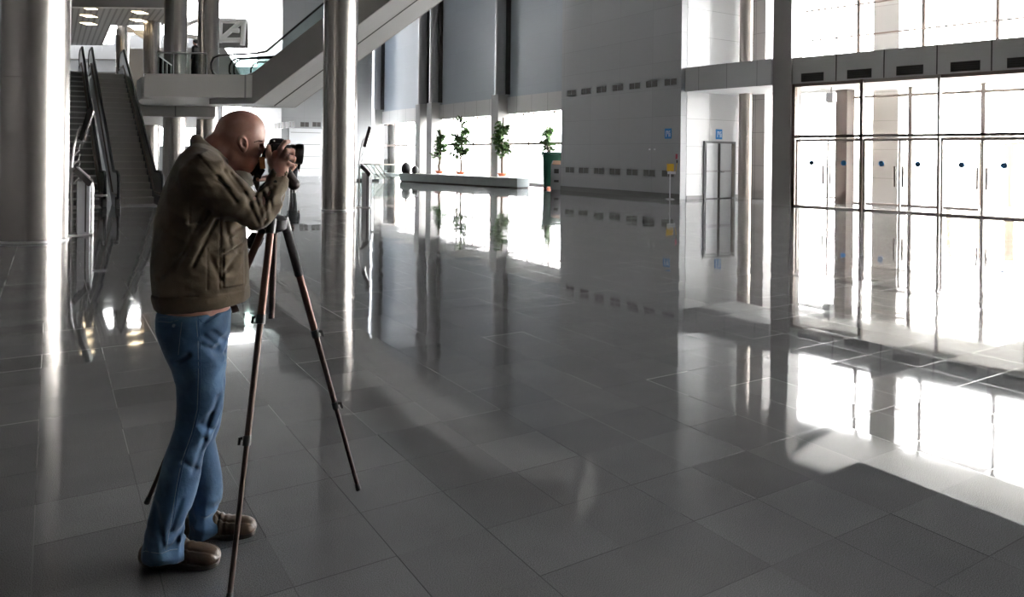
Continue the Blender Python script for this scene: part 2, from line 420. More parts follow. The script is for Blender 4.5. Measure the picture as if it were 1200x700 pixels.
# vestibule ceiling and side glass
b_ = MB(); fbox(b_, .1, SF1, .5, 3.6, 3.95, 4.1); struct(b_.build('ceiling_vestibule', mat('white_ceiling', (.75, .74, .72), .6)))
# recess behind the corner pillar: clad pillars and outer glazing
tag(MB().lathe([(.24, 0), (.24, 12.9)], P(872.5, 232, 27.55).to_2d().to_3d(), 32).build('round_pillar', mat('steel_pillar', (.40, .36, .33), .3, .8), smooth=True, origin=P(872.5, 232, 27.55).to_2d().to_3d()), 'slim round steel pillar beside the restroom door wall', 'pillar')
tag(MB().box(-.42, .42, -.42, .42, 0, 12.9).build('clad_pillar', panel_mat('clad_pillar_panels', (.45, .43, .42), 30, 1.25, .02, .45, .6)), 'panel-clad square pillar between the round steel pillar and the narrow window', 'pillar').location = P(893, 232, 28.1).to_2d().to_3d()
b_ = MB(); fbox(b_, -4.2, SF1, 3.6, 3.85, 8.2, 13); struct(b_.build('wall_facade_upper', M_facwall))
b_ = MB(); fbox(b_, -.0, SF1, .0, 3.6, 8.15, 8.3); struct(b_.build('trim_6', M_soffit))
b_ = MB(); fbox(b_, -4.2, SF1, 3.6, 3.85, 3.95, 4.8); struct(b_.build('trim_7', M_beam))
def mull_grid(name, s0, s1, n, z0, z1, step, rails, w=.03, m=M_mull, panes=True):
    b_ = MB(); s = s0
    while s <= s1+.01:
        fbox(b_, s-w, s+w, n-.06, n+.04, z0, z1); s += step
    for r_ in rails: fbox(b_, s0, s1, n-.05, n+.03, r_-.025, r_+.025)
    o = struct(b_.build(name, m))
    p_ = MB(); fbox(p_, s0, s1, n-.005, n+.005, z0, z1); p_.build('window_pane', M_glass, o)
    return o
mull_grid('window_%d' % wi, -3.6, SF1, 3.7, 4.8, 8.2, 2.1, (5.9, 7.0), .05); wi += 1
mull_grid('window_%d' % wi, -3.6, 0.0, 3.7, 0.1, 3.95, 1.8, (2.25, .15), .04); wi += 1
struct(MB().obox(fac(-3.6, 3.7)[:2], fac(-3.6, 3.7)+Vector((-.9, 1.4, 0)), .1, 0, 13).build('wall_recess', M_facwall))
# front glass of the vestibule: bays 2.1 wide, each with a pair of glass doors
TR = 2.25
nb = 0; dn = 2
for k in range(13):
    s0 = .1+k*2.1; s1 = s0+2.1
    f = MB()
    fw = .045 if k % 2 == 0 else .03
    fbox(f, s1-fw, s1+fw, -.10, .06, 0, 3.95)                   # fin
    fbox(f, s0, s1, -.03, .05, TR-.045, TR+.045)                   # transom
    fbox(f, s0, s1, -.02, .03, 3.85, 3.95)
    if k == 0: fbox(f, s0-.1, s0+.0, -.03, .05, 0, 3.95)
    w = struct(f.build('window_%d' % wi, M_mull_l if k % 2 else M_mull)); wi += 1
    p_ = MB(); fbox(p_, s0, s1, .0, .012, TR+.03, 3.85); p_.build('window_pane', M_glass, w)
    mid = (s0+s1)/2
    d_ = MB()                                                   # head rail and thresholds of the doors
    fbox(d_, s0+.05, s1-.05, -.03, .03, 2.09, 2.15)
    fbox(d_, mid-.55, mid+.55, -.05, .05, 0, .018)
    for c_ in (s0+.05, mid-.01): fbox(d_, c_, c_+.05, -.02, .04, .02, 2.10)
    fbox(d_, s0, s1, -.04, .05, .0, .055)
    dd = struct(d_.build('door_%d' % dn, M_mull_l)); dn += 1
    for (a, bb, hx) in ((s0+.09, mid-.02, mid-.1), (mid+.03, s1-.07, mid+.12)):
        p_ = MB(); fbox(p_, a, bb, 0, .012, .06, 2.08); lf = p_.build('door_leaf', M_glass, dd)
        MB().tube([fac(hx, -.05, .75), fac(hx, -.05, 1.35)], .028, 8).build('door_handle', M_mull, lf, smooth=True)
        q = MB(); fbox(q, a+.02, a+.30, -.02, .03, .0, .035); fbox(q, bb-.30, bb-.02, -.02, .03, 0, .035); q.build('patch_fitting', M_dark, lf)
        cs = (a+bb)/2
        MB().lathe([(.08, 0), (.08, .004)], fac(cs, -.006, 1.42), 20, axis=FN).build('blue_dot', M_blueS, lf)
# outer leaves and portal
b_ = MB()
for s in (.3, 2.4, 4.5, 6.6, 8.7, 10.8, 12.9, 15, 17, 19, 21): fbox(b_, s-.06, s+.06, 3.4, 3.55, .05, 3.95)
fbox(b_, -.1, SF1, 3.42, 3.55, 2.18, 2.29); fbox(b_, -.1, SF1, 3.42, 3.55, 3.66, 3.75); fbox(b_, -.1, 4.4, 3.45, 3.55, .0, .05)
o = struct(b_.build('window_%d' % wi, M_mull_l)); wi += 1
p_ = MB(); fbox(p_, -.1, SF1, 3.5, 3.51, .1, 3.95); p_.build('window_pane', M_glass, o)
sc_, _ = facS(997, 150, 3.7)
tag(MB().box(-.22, .22, -.22, .22, 0, 3.95).build('vestibule_post', mat('post_brown', (.22, .18, .16), .4)), 'brown-grey post inside the glass entrance near its left end', 'post').location = fac(sc_, 3.2)
sc_, _ = facS(1042, 150, 4.35)
o = tag(MB().box(-.42, .42, -.42, .42, 0, 13).build('outdoor_column', panel_mat('outdoor_column_clad', (.42, .41, .40), 30, 1.0, .02, .5, .7)), 'wide pale concrete column standing outside behind the glass doors', 'column')
o.location = fac(sc_, 4.4, -.12); o.rotation_euler = (0, 0, math.atan2(FD.y, FD.x))
# outer portal with framed doors, seen through the entrance
p0 = G(1112, 235.0); p1 = G(1235, 241.0)
t = thing('outer_door_portal', p0, 'bronze-framed outer glass doors seen far right through the entrance', 'doors')
dv = (p1-p0); Lp = dv.length; dv.normalize(); t.rotation_euler = (0, 0, math.atan2(dv.y, dv.x))
M_brz = mat('bronze_frame', (.33, .26, .20), .4, .4)
MB().box(0, Lp, -.05, .05, 2.12, 2.24).build('frame_rail', M_brz, t); MB().box(0, Lp, -.04, .04, 0, .12).build('threshold', M_brz, t)
for fx in (0, .33, .58, .62, .94, 1.0):
    MB().box(fx*Lp-.08, fx*Lp+.08, -.05, .05, -.12, 2.12).build('door_post', M_brz, t)
for f0, f1 in ((0, .33), (.33, .58), (.62, .94)):
    g_ = MB().box(f0*Lp+.05, f1*Lp-.05, -.006, .006, .12, 2.12).build('glass_leaf', M_glass, t)
    MB().tube([(f1*Lp-.12, -.05, .8), (f1*Lp-.12, -.05, 1.3)], .015, 8).build('door_handle', M_steel, g_)
# hanging box under the vestibule ceiling
hb = P(974, 114, 24.6); hb.z = 0
t = thing('hanging_heater', (hb.x, hb.y, 3.45), 'small grey box hung from the vestibule ceiling near the left door', 'heater')
MB().box(-.13, .13, -.13, .13, 0, .32).bevel(.02).build('housing', M_mgrey, t); MB().box(-.1, .1, -.1, .1, -.02, 0).build('grille', M_dark, t)
MB().tube([(0, 0, .32), (0, 0, .5)], .015, 8).build('hanger', M_dark, t)
# hall ceiling, side walls
cp = [(-14, -14), (24.5, -14), (28.3, -13), (24, 19), (23.8, 62)]
bl = [W(-18.6, 57), W(-46, 57)]
hall_poly = [(-14, 4), (27.0, 4), fac(-4, 3.85)[:2], (23.5, 19.5), (23.5, 52), W(-18.6, 56)[:2], W(-46, 56)[:2], (-14, 60)]
struct(MB().prism([tuple(p[:2]) for p in hall_poly], 13, 13.3).build('ceiling', M_ceil))
struct(MB().box(-14.3, -14, -14, 80, 0, 13).build('wall_left', M_shade))
b_ = MB()
for k in range(8): b_.box(-14+k*6.2-.15, -14+k*6.2+.15, -14, 4, 13, 13.4)
for k in range(4): b_.box(-14, 29.5, -14+k*6-.1, -14+k*6+.1, 13, 13.3)
sk = struct(b_.build('ceiling_added_frame', M_white_tube)); MB().box(-14, 29.5, -14, 4, 13.1, 13.12).build('roof_panel', M_shade, sk)  # unseen roof frame added for overhead light, now closed by an opaque panel
struct(MB().box(-14, 30, -14.3, -14, 0, 13).build('wall_behind', M_shade))
# pier at the very left edge, behind the first column
b = MB().box(-9, -1.13, 26, 26.6, .75, 13); struct(b.build('wall_pier', mat('pier_blue_grey', (.30, .34, .36), .5)))
struct(MB().box(-9, -1.13, 25.97, 26.63, 0, .75).build('baseboard_pier', M_dark))
# ------------------------------------------------------------------ mezzanine
ZM = 4.5; ZB = 3.63
def wp(cx, d): return tuple(W(cx, d)[:2])
A_ = (600-168)/860*27.9
slab = struct(MB().prism([wp(-14.0, 27.9), wp(-9.83, 27.9), wp(-8.9, 30.1), wp(-11.6, 33.6), wp(-14.0, 33.6), wp(-16.9, 33.6), (3.0, 34.3), (3.0, 32.5), wp(-14.2, 29)], ZB, ZM).build('mezzanine_floor', M_slab))
struct(MB().prism([wp(-13.6, 33.6), wp(-20.0, 48), wp(-45, 48), wp(-38, 33.6)], 3.15, ZM).build('mezzanine_floor_rear', M_slab))
# upper ceiling over the mezzanine with slats and lights
ZC = 9.5
up = [wp(-46, 40.2), wp(-18.7, 40.2), wp(-22.2, 46.5), wp(-25.5, 46.5), wp(-31.0, 55.4), wp(-60, 55.4)]
uc = struct(MB().prism(up, ZC, ZC+.4).build('ceiling_mezzanine', panel_mat('slatted_ceiling', (.17, .165, .16), .30, 50, .10, .5, .35, uaxis='x')))
struct(MB().prism([wp(-46, 39.8), wp(-18.3, 39.8), wp(-18.7, 40.2), wp(-46, 40.2)], 9.35, 13).build('trim_8', mat('fascia_grey', (.36, .35, .34), .5)))
for i, (px, py, w_) in enumerate(((104, 9, 12), (104, 18.5, 12), (104, 27.5, 12), (164, 14.5, 12), (161.5, 23.5, 11.5))):
    r = ray(px, py); d = (ZC-CAM_H)/r.z; c = W(ray2(px, py)[0]*d, d)
    hw = w_/860*d/2
    t = thing('ceiling_light', (c.x, c.y, ZC-.03), ['first warm light panel of the left row over the escalators, nearest', 'middle warm light panel of the left row over the escalators', 'farthest warm light panel of the left row over the escalators', 'nearer warm light panel of the right pair over the escalators', 'farther warm light panel of the right pair over the escalators'][i], 'ceiling light', 'warm ceiling lights over the mezzanine', rz=-YAW)
    MB().box(-hw, hw, -.38, .38, 0, .02).build('diffuser', M_lamp, t)
    MB().box(-hw-.04, hw+.04, -.42, .42, .02, .03).build('frame', M_dark, t)
# rear wall: lower part with windows, upper grey part, open clerestory with white trusses
D2 = 57
def cbox(b_, x0, x1, d0, d1, z0, z1):
    return b_.hexa([W(x0, d0, z0), W(x1, d0, z0), W(x1, d1, z0), W(x0, d1, z0), W(x0, d0, z1), W(x1, d0, z1), W(x1, d1, z1), W(x0, d1, z1)])
M_rear = mat('rear_wall_grey', (.36, .37, .38), .5, noise=(.3, .05))
b_ = MB(); cbox(b_, -60, -31, D2, D2+.3, 0, 9.85); cbox(b_, -31, -22.6, D2, D2+.3, 3.4, 10.6); cbox(b_, -31, -22.6, D2, D2+.3, 0, 2); cbox(b_, -22.6, -18.7, D2, D2+.3, 5.2, 8.2); cbox(b_, -22.6, -18.7, D2, D2+.3, 0, 2.0)
struct(b_.build('wall_back', M_rear))
b_ = MB(); 
for k in range(5): cbox(b_, -22.6+k*.97, -22.55+k*.97, D2, D2+.1, 2.0, 5.2)
for k in range(6): cbox(b_, -31+k*1.6, -30.94+k*1.6, D2, D2+.1, 2.0, 3.4)
o = struct(b_.build('window_%d' % wi, M_mull)); wi += 1
p_ = MB(); cbox(p_, -22.6, -18.7, D2+.04, D2+.06, 2, 5.2); p_.build('window_pane', M_glass, o)
for zz in (5.6, 6.6, 7.6, 8.6):
    b_ = MB(); cbox(b_, -40, -30.2, D2-.06, D2, zz, zz+.07); struct(b_.build('trim_%d' % (9+int(zz)), M_vent))
# clerestory glazing above the rear wall
b_ = MB()
for k in range(9): cbox(b_, -34+k*2.05, -33.95+k*2.05, D2, D2+.1, 9.3 if k < 6 else 8.2, 13)
cbox(b_, -34, -18.7, D2, D2+.1, 10.9, 10.95)
o = struct(b_.build('window_%d' % wi, M_white_tube)); wi += 1
p_ = MB(); cbox(p_, -34, -18.7, D2+.04, D2+.06, 9.85, 13); p_.build('window_pane', M_glass, o)
# sloping roof lobe and white trusses behind the mezzanine columns
b_ = MB(); b_.hexa([W(-24.6, 47, 5.0), W(-16.5, 47, 5.0), W(-16.5, 47.3, 5.0), W(-24.6, 47.3, 5.0), W(-24.6, 47, 8.1), W(-18.6, 47, 8.3), W(-18.6, 47.3, 8.3), W(-24.6, 47.3, 8.1)])
struct(b_.build('wall_gallery', mat('gallery_grey', (.33, .33, .335), .5, noise=(.5, .06))))
def truss(name, pts_list, r, lab):
    t = thing(name, W(*pts_list[0][0]), lab, 'truss', 'white roof trusses behind the mezzanine')
    o0 = t.location.copy()
    for pl in pts_list:
        MB().tube([W(*q)-o0 for q in pl], r, 8).build('truss_tube', M_white_tube, t, smooth=True)
dT = 45.5
def q_(px, py, d=dT):
    a, b = ray2(px, py); return (a*d, d, CAM_H+b*d)
b_ = MB(); b_.extr([W(*q_(256, 26, 46.8)), W(*q_(290, 24, 46.8)), W(*q_(290, 56, 46.8)), W(*q_(256, 56, 46.8))], W(0, .2)); struct(b_.build('wall_gallery_upper', mat('gallery_dark', (.10, .10, .10), .6)))
truss('roof_truss', [[q_(257, 24), q_(289, 25)], [q_(258, 24), q_(257, 50)], [q_(286, 26), q_(284, 53)], [q_(257, 47), q_(284, 47)], [q_(260, 45), q_(282, 26)], [q_(270, 35), q_(280, 36)]], .16, 'white tubular truss frame right of the wide mezzanine column')
truss('roof_truss', [[q_(217, 30), q_(236, 22)], [q_(216, 42), q_(236, 44)], [q_(218, 22), q_(218, 50)], [q_(224, 42), q_(236, 50)]], .13, 'white tubular truss seen between the two tall mezzanine columns')
truss('roof_truss', [[q_(150, 36), q_(172, 39)], [q_(150, 33), q_(172, 46)], [q_(187, 32), q_(187, 45)]], .12, 'thin white truss left of the small mezzanine column')
# block with vents behind the photographer's camera
bx = 12.9; by = 49.3
struct(MB().box(bx, 19.2, by, by+7.2, 0, 13).build('wall_block', panel_mat('block_cladding', (.40, .415, .43), 2.4, 1.3, .015, .45, .85, uaxis='x')))
d3 = struct(MB().box(13.4, 15.6, by-.06, by-.001, 0, 3.2).build('door_%d' % dn, M_whiteS)); dn += 1
for zz in (.5, 1.3, 2.1, 2.9): MB().box(13.5, 15.5, by-.075, by-.06, zz, zz+.04).build('shutter_slat', M_vent_f, d3)
# ------------------------------------------------------------------ vents
def vent(loc, rz, label, group, w=.66, h=.27, dark=1):
    t = thing('wall_vent', loc, label, 'vent', group, rz)
    b_ = MB(); b_.box(-w/2, w/2, -.012, 0, -h/2, -h/2+.02); b_.box(-w/2, w/2, -.012, 0, h/2-.02, h/2); b_.box(-w/2, -w/2+.02, -.012, 0, -h/2, h/2); b_.box(w/2-.02, w/2, -.012, 0, -h/2, h/2); b_.box(-.012, .012, -.012, 0, -h/2, h/2)
    b_.build('frame', M_vent_f, t)
    MB().box(-w/2+.02, w/2-.02, -.006, 0, -h/2+.02, h/2-.02).build('backing', M_ventb if dark else M_vent, t)
    b_ = MB()
    for k in range(5): b_.box(-w/2+.03, w/2-.03, -.011, -.006, -h/2+.035+k*(h-.05)/5, -h/2+.055+k*(h-.05)/5)
    b_.build('louvre_blades', M_vent, t)
ordw = ['first (leftmost)', 'second', 'third', 'fourth', 'fifth', 'sixth', 'seventh (rightmost)']
for i, px in enumerate((670, 687, 705, 724, 744, 764, 786)):
    p = onX(px, 100, XA); vent((XA-.001, p.y, 4.33), -PI/2, ordw[i]+' dark vent grille from the left in the upper row', 'vents of the upper row', dark=1)
for i, px in enumerate((669, 685, 703, 722, 742, 762, 784)):
    p = onX(px, 100, XA); vent((XA-.001, p.y, .93), -PI/2, ordw[i]+' pale vent grille from the left in the lower row', 'vents of the lower row', dark=0)
for i, px in enumerate((323, 327, 331, 336, 340, 344)):
    p = onX(px, 148, bx)
    if p.y < by+7: vent((bx-.001, p.y, 3.35), -PI/2, 'tiny vent on the distant grey block, '+ordw[i].split(' ')[0]+' from the left', 'vents on the distant block', w=.7, h=.4)
for i, px in enumerate((357, 371)):
    p = onY(px, 146, by); vent((p.x, by-.001, p.z), 0, ('left' if i == 0 else 'right')+' vent over the white shutter on the distant block', 'vents over the distant shutter', w=.6, h=.35)
# ------------------------------------------------------------------ signs on the walls
def wc_sign(loc, rz, label):
    t = thing('restroom_sign', loc, label, 'sign', 'blue restroom signs', rz)
    MB().box(-.17, .17, -.015, 0, -.19, .19).build('sign_board', M_blueS, t)
    b_ = MB(); b_.box(-.10, -.075, -.02, -.015, -.12, .1); b_.box(-.10, -.0, -.02, -.015, .075, .1); b_.box(-.025, .0, -.02, -.015, -.02, .1)
    b_.box(.04, .065, -.02, -.015, -.12, .1); b_.box(.04, .12, -.02, -.015, .075, .1); b_.box(.095, .12, -.02, -.015, -.12, .03)
    b_.build('white_symbol', M_whiteS, t)
wc_sign((XA-.001, 20.03, 2.42), -PI/2, 'blue restroom sign on the dark vent wall')
wc_sign((21.42, 19.389, 2.43), 0, 'blue restroom sign above the double door on the pale wall')
t = thing('wall_socket', (XA-.001, 20.85, 1.83), 'pair of small white fittings on the dark wall left of the sign', 'socket', rz=-PI/2)
for dx in (-.16, .12): MB().box(dx-.04, dx+.04, -.03, 0, -.03, .03).bevel(.006).build('socket_plate', M_whiteS, t)
p = G(785, 233.6)
t = thing('sign_stand', p, 'slim white pole with a yellow notice and pink tag before the dark wall', 'sign stand', rz=-YAW)
MB().lathe([(.16, 0), (.16, .02), (.03, .04)], (0, 0, 0), 24).build('base', M_mgrey, t)
MB().tube([(0, 0, .03), (0, 0, 1.1)], .022, 10).build('pole', M_whiteS, t)
MB().box(-.13, .13, -.03, -.015, 1.03, 1.3).build('yellow_board', M_yellow, t)
MB().box(-.1, .2, -.02, .0, .92, 1.02).build('white_board', M_whiteS, t)
MB().tube([(.2, 0, 1.0), (.25, 0, 1.35)], .012, 8).build('side_arm', M_yellow, t)
MB().box(.19, .32, -.015, 0, 1.48, 1.66).build('pink_tag', M_pink, t); MB().box(.22, .31, -.02, 0, 1.33, 1.44).build('dark_tag', M_dark, t)
# ------------------------------------------------------------------ columns
def steel_column(c, r, z1, label, joints=(2.2,), z0=0):
    t = thing('steel_column', (c[0], c[1], z0), label, 'column')
    js = [0]+[j for j in joints]+[z1-z0]
    b_ = MB(); prof = [(r, 0)]
    for j in joints: prof += [(r, j-.008), (r-.008, j-.006), (r-.008, j+.006), (r, j+.008)]
    prof.append((r, z1-z0))
    b_.lathe(prof, (0, 0, 0), 72).build('shaft', M_col, t, smooth=True)
    b_ = MB(); b_.lathe([(r+.012, 0), (r+.012, .03), (r, .035)], (0, 0, 0), 72).build('base_ring', M_steel, t, smooth=True)
    return t
d = 12.55; steel_column(W(ray2(40, 250)[0]*d, d), .508, 13, 'huge brushed steel column at the left edge of the photo', (2.75, 5.6, 8.4))
d = 20.0; steel_column(W(ray2(397, 250)[0]*d, d), .455, 13, 'brushed steel column in front of the stair soffit, by the second kiosk', (2.75, 5.6, 8.4))
d = 34.6; steel_column(W(ray2(205, 100)[0]*d, d), .5, 13, 'left one of the two tall steel columns passing the mezzanine edge', (2.4, 6.5, 9))
d = 36.2; steel_column(W(ray2(243.5, 100)[0]*d, d), .5, 13, 'right one of the two tall steel columns passing the mezzanine edge', (2.4, 6.5, 9))
d = 45; steel_column(W(ray2(178, 60)[0]*d, d), .48, 9.5, 'shorter steel column under the slatted ceiling', (2.4, 6.5))
d = 50; steel_column(W(ray2(144, 50)[0]*d, d), .43, 10.8, 'far steel column below the bright skylight', (5.6, 7.9))
# ------------------------------------------------------------------ escalators in the left
def escalator(x0, x1, label, light):
    """runs along +y from Y0, rising to the mezzanine"""
    Y0 = 22.9; t = thing('escalator', ((x0+x1)/2, Y0, 0), label, 'escalator', 'escalators up to the mezzanine', rz=.028)
    hw = (x1-x0)/2; run0 = .9; rise = ZM; run = rise/math.tan(math.radians(28.0)); yt = run0+run
    # truss cladding both sides
    def pt(y, off):          # incline line
        if y < run0: return off
        if y > yt: return rise+off
        return (y-run0)/run*rise+off
    prof = [(0, 0), (run0, 0), (yt, rise-.0), (yt+1.6, rise), (yt+1.6, rise-.9), (yt+.3, rise-.9), (run0+1.5, 0)]
    for s in (-1, 1):
        xa = s*hw
        MB().extr([(xa-.03, y, z) for y, z in [(0, 0), (run0, 0.02), (yt, rise+.02), (yt+1.6, rise+.02), (yt+1.6, rise+.3), (yt-.1, rise+.3), (run0-.1, .3), (0, .3)]], (.06, 0, 0)).build('skirt_panel', M_step_l, t)
        gl = [(-.05, .3), (-.35, .45), (-.42, .65), (-.3, .85), (-.1, .93), (run0, .93), (yt, rise+.93), (yt+1.0, rise+.93), (yt+1.3, rise+.75), (yt+1.35, rise+.5), (yt+1.1, rise+.3), (yt-.1, rise+.3), (run0-.1, .3)]
        MB().extr([(xa-.012, y, z) for y, z in gl], (.024, 0, 0)).build('balustrade', M_bal, t)
        hr = [(-.05, .22), (-.38, .28), (-.47, .45), (-.47, .68), (-.36, .88), (-.12, .97), (run0, .97)]
        n_ = 12
        for k in range(1, n_): hr.append((run0+run*k/n_, rise*k/n_+.97))
        hr += [(yt, rise+.97), (yt+1.0, rise+.97), (yt+1.32, rise+.85), (yt+1.42, rise+.62), (yt+1.32, rise+.38), (yt+1.1, rise+.26)]
        MB().tube([(xa, y, z) for y, z in hr], .042, 10).build('handrail', M_rubber, t, smooth=True)
        MB().box(xa-.07, xa+.07, -.32, .1, 0, .3).bevel(.02).build('newel_base', M_black, t)
        MB().extr([(xa-.05, y, z) for y, z in [(-.2, .34), (run0-.1, .34), (yt-.1, rise+.34), (yt+1.1, rise+.34), (yt+1.1, rise+.38), (yt-.1, rise+.38), (run0-.1, .38), (-.2, .38)]], (.1, 0, 0)).build('deck_trim', M_mull, t)
    MB().extr([(-hw+.03, y, z) for y, z in [(run0+.7, 0), (yt+.3, rise-.85), (yt+1.6, rise-.85), (yt+1.6, rise-.12), (yt, rise-.12), (run0+.25, 0)]], (2*hw-.06, 0, 0)).build('truss_body', M_step_l, t)
    MB().box(-hw+.05, hw-.05, -.3, run0-.1, 0, .02).build('landing_plate', M_steel, t)
    MB().box(-hw+.05, hw-.05, yt+.05, yt+1.6, rise-.12, rise+.01).build('landing_plate', M_steel, t)
    ns = int(rise/.2); m_t = light[0]; m_r = light[1]
    for k in range(ns):
        y = run0+(k+.0)*run/ns; z = (k+1)*rise/ns
        # each step: tread plus riser
        o_ = MB().hexa([(-hw+.015, y, z-.3), (hw-.015, y, z-.3), (hw-.015, y+run/ns+.02, z-.06), (-hw+.015, y+run/ns+.02, z-.06), (-hw+.015, y+.03, z), (hw-.015, y+.03, z), (hw-.015, y+run/ns+.02, z), (-hw+.015, y+run/ns+.02, z)]).build('step', m_r, t)
        MB().box(-hw+.015, hw-.015, y-.012, y+.06, z-(.045 if light[2] else .03), z+.002).build('step_edge', m_t, o_)
    return t
M_stepA = mat('step_side_grey', (.30, .30, .30), .42, .3); M_stepEdge = mat('step_edge_light', (.70, .70, .70), .45, .1); M_stepB = mat('step_pale_grey', (.55, .53, .51), .5, .2)
escalator(.10, 1.22, 'left escalator with clearly marked steps, partly behind the big column', (M_stepEdge, M_stepA, True))
escalator(1.54, 2.62, 'right escalator with smooth pale grey steps', (mat('step_edge_soft', (.66, .64, .61), .5, .1), M_stepB, False))
# ------------------------------------------------------------------ mezzanine balustrade
def glass_rail(name, a, b_, z, h, label, n=5):
    t = thing(name, (a[0], a[1], z), label, 'balustrade'); a = Vector((a[0], a[1], 0)); b_ = Vector((b_[0], b_[1], 0)); d_ = b_-a
    for k in range(n):
        p, q = d_*(k/n), d_*((k+.97)/n)
        MB().obox(p[:2], q[:2], .006, .02, h-.03).build('glass_panel', M_gglass, t)
    MB().tube([(0, 0, h), (d_.x, d_.y, h)], .03, 10).build('rail', M_steel, t, smooth=True)
    for k in range(n+1):
        p = d_*(k/n); MB().tube([(p.x, p.y, 0), (p.x, p.y, h)], .014, 6).build('rail_post', M_steel, t)
    return t
glass_rail('glass_balustrade', W(-13.6, 28.05), W(-11.7, 28.05), ZM, .82, 'glass balustrade with steel rail on the mezzanine edge before the columns', 3)
glass_rail('glass_balustrade', W(-14.0, 29.0), W(-14.9, 32.0), ZM, .82, 'glass balustrade returning beside the right escalator top', 3)
# ------------------------------------------------------------------ rising escalator pair towards the right
e_ = Vector((.92, -.39)); w_ = Vector((.39, .92)); SB = Vector((-9.83, 27.9)); WF = 2.35
t = thing('inclined_escalator', W(SB.x, SB.y, 0), 'long sloping escalator rising from the mezzanine over the hall to the upper right', 'escalator')
T0 = t.location.copy()
def sp_(s, w, z):
    v = SB+e_*s+w_*w; return W(v.x, v.y, z)-T0
k30 = math.tan(math.radians(30)); S1 = 9.3; zt = 3.4+S1*k30
prof = [(-2.2, 3.42), (0, 3.4), (S1, zt), (13, zt), (13, zt+1.29), (S1, zt+1.29), (.0, 4.6), (-.4, 4.5), (-2.2, 4.5)]
wv = sp_(0, WF, 0)-sp_(0, 0, 0)
MB().extr([sp_(s, .03, z) for s, z in prof], wv*.975).build('truss_body', M_soff2, t)
MB().extr([sp_(s, -.03, z) for s, z in prof], wv*.025).build('side_cladding', M_clad_dark, t)
MB().extr([sp_(s, WF, z) for s, z in prof], wv*.02).build('side_cladding', M_clad_dark, t)
MB().extr([sp_(0, WF*.47, 3.385), sp_(S1, WF*.47, zt-.015), sp_(S1, WF*.47, zt+.02), sp_(0, WF*.47, 3.42)], wv*.025).build('soffit_groove', M_dark, t)
for ww in (.08, 1.05, 1.3, 2.27):
    gl = [(-1.9, 4.5), (-2.15, 4.75), (-2.15, 5.05), (-1.9, 5.28), (.4, 5.28), (S1, zt+2.1), (12, zt+2.1), (12, zt+1.25), (S1, zt+1.25), (.0, 4.5)]
    MB().extr([sp_(s, ww, z) for s, z in gl], wv.normalized()*.015).build('glass_balustrade', M_gglass, t)
    hr = [(-1.9, 4.52), (-2.12, 4.6), (-2.25, 4.8), (-2.25, 5.05), (-2.12, 5.25), (-1.85, 5.33), (.0, 5.33), (.5, 5.38)] + [(.5+(S1-.5)*k/10, 5.38+(zt+2.1-5.38)*k/10) for k in range(1, 11)]+[(12, zt+2.12)]
    MB().tube([sp_(s, ww, z) for s, z in hr], .04, 8).build('handrail', M_black, t, smooth=True)
# ------------------------------------------------------------------ planter, trees, bags
pl0 = G(468, 212.6); pl1 = G(605.8, 220.8)
o = MB().obox(pl0[:2], pl1[:2], .8, 0, .46, 0)
t = thing('long_planter', pl0, 'long low grey stone planter box in front of the windows', 'planter')
dv = (pl1-pl0); Lp = dv.length; t.rotation_euler = (0, 0, math.atan2(dv.y, dv.x)); o.bm.free()
MB().box(0, Lp, 0, .8, .05, .46).bevel(.015).build('trough', M_planter, t)
MB().box(.06, Lp-.06, .06, .74, 0, .05).build('plinth', M_dark, t)
MB().box(.05, Lp-.05, .05, .75, .455, .47).build('soil', mat('soil', (.06, .045, .035), .9), t)
def tree(px, pybase, top_py, label, seed, nl=260, spread=.42, low=.25, base_z=.47, d=None, hpot=.16):
    rnd = random.Random(seed)
    r = ray(px, pybase); tt = (base_z-CAM_H)/r.z if d is None else d
    c = Vector((r.x*tt, r.y*tt, base_z)); h = (ray2(px, top_py)[1]*tt+CAM_H)-base_z
    t = thing('potted_tree', c, label, 'tree', 'slim trees by the windows')
    MB().lathe([(.17, 0), (.22, hpot*.8), (.26, hpot*.85), (.26, hpot), (.2, hpot)], (0, 0, 0), 24).build('pot', M_terra, t, smooth=True)
    pts = [Vector((0, 0, hpot*.6))]; k_ = 8
    for i in range(1, k_+1): pts.append(Vector((rnd.uniform(-.04, .04), rnd.uniform(-.04, .04), hpot+(h-hpot)*i/k_)))
    MB().tube(pts, [.065-.03*i/k_ for i in range(k_+1)], 8).build('trunk', M_bark, t, smooth=True)
    br = MB(); lv = MB()
    for i in range(34):
        z = h*(low+(.5 if i % 4 else .94-low)*rnd.random()); a = rnd.uniform(0, 2*PI); ln = spread*rnd.uniform(.35, 1)*(1.25-z/h*.95)
        q = Vector((math.cos(a)*ln, math.sin(a)*ln, ln*.7)); p = Vector((0, 0, z))
        br.tube([p, p+q*.5+Vector((0, 0, .05)), p+q], [.022, .016, .010], 5)
        for j in range(nl//17):
            f = rnd.uniform(.35, 1.1); c0 = p+q*f+Vector((rnd.gauss(0, .06), rnd.gauss(0, .06), rnd.gauss(0, .07)))
            u = Vector((rnd.gauss(0, 1), rnd.gauss(0, 1), rnd.gauss(0, .6))).normalized()*rnd.uniform(.11, .16)
            v = u.cross(Vector((rnd.gauss(0, 1), rnd.gauss(0, 1), rnd.gauss(0, 1)))).normalized()*.06
            n2 = u.cross(v).normalized()*.008
            vs = [lv.bm.verts.new(c0+x) for x in (-u, v+n2, u, -v+n2)]
            lv.bm.faces.new(vs)
    br.build('branches', M_bark, t); lv.build('foliage', M_leaf, t)
tree(515, 203.3, 152, 'leftmost slim tree in the planter, before the paired pillars', 1, 210, .55, .3)
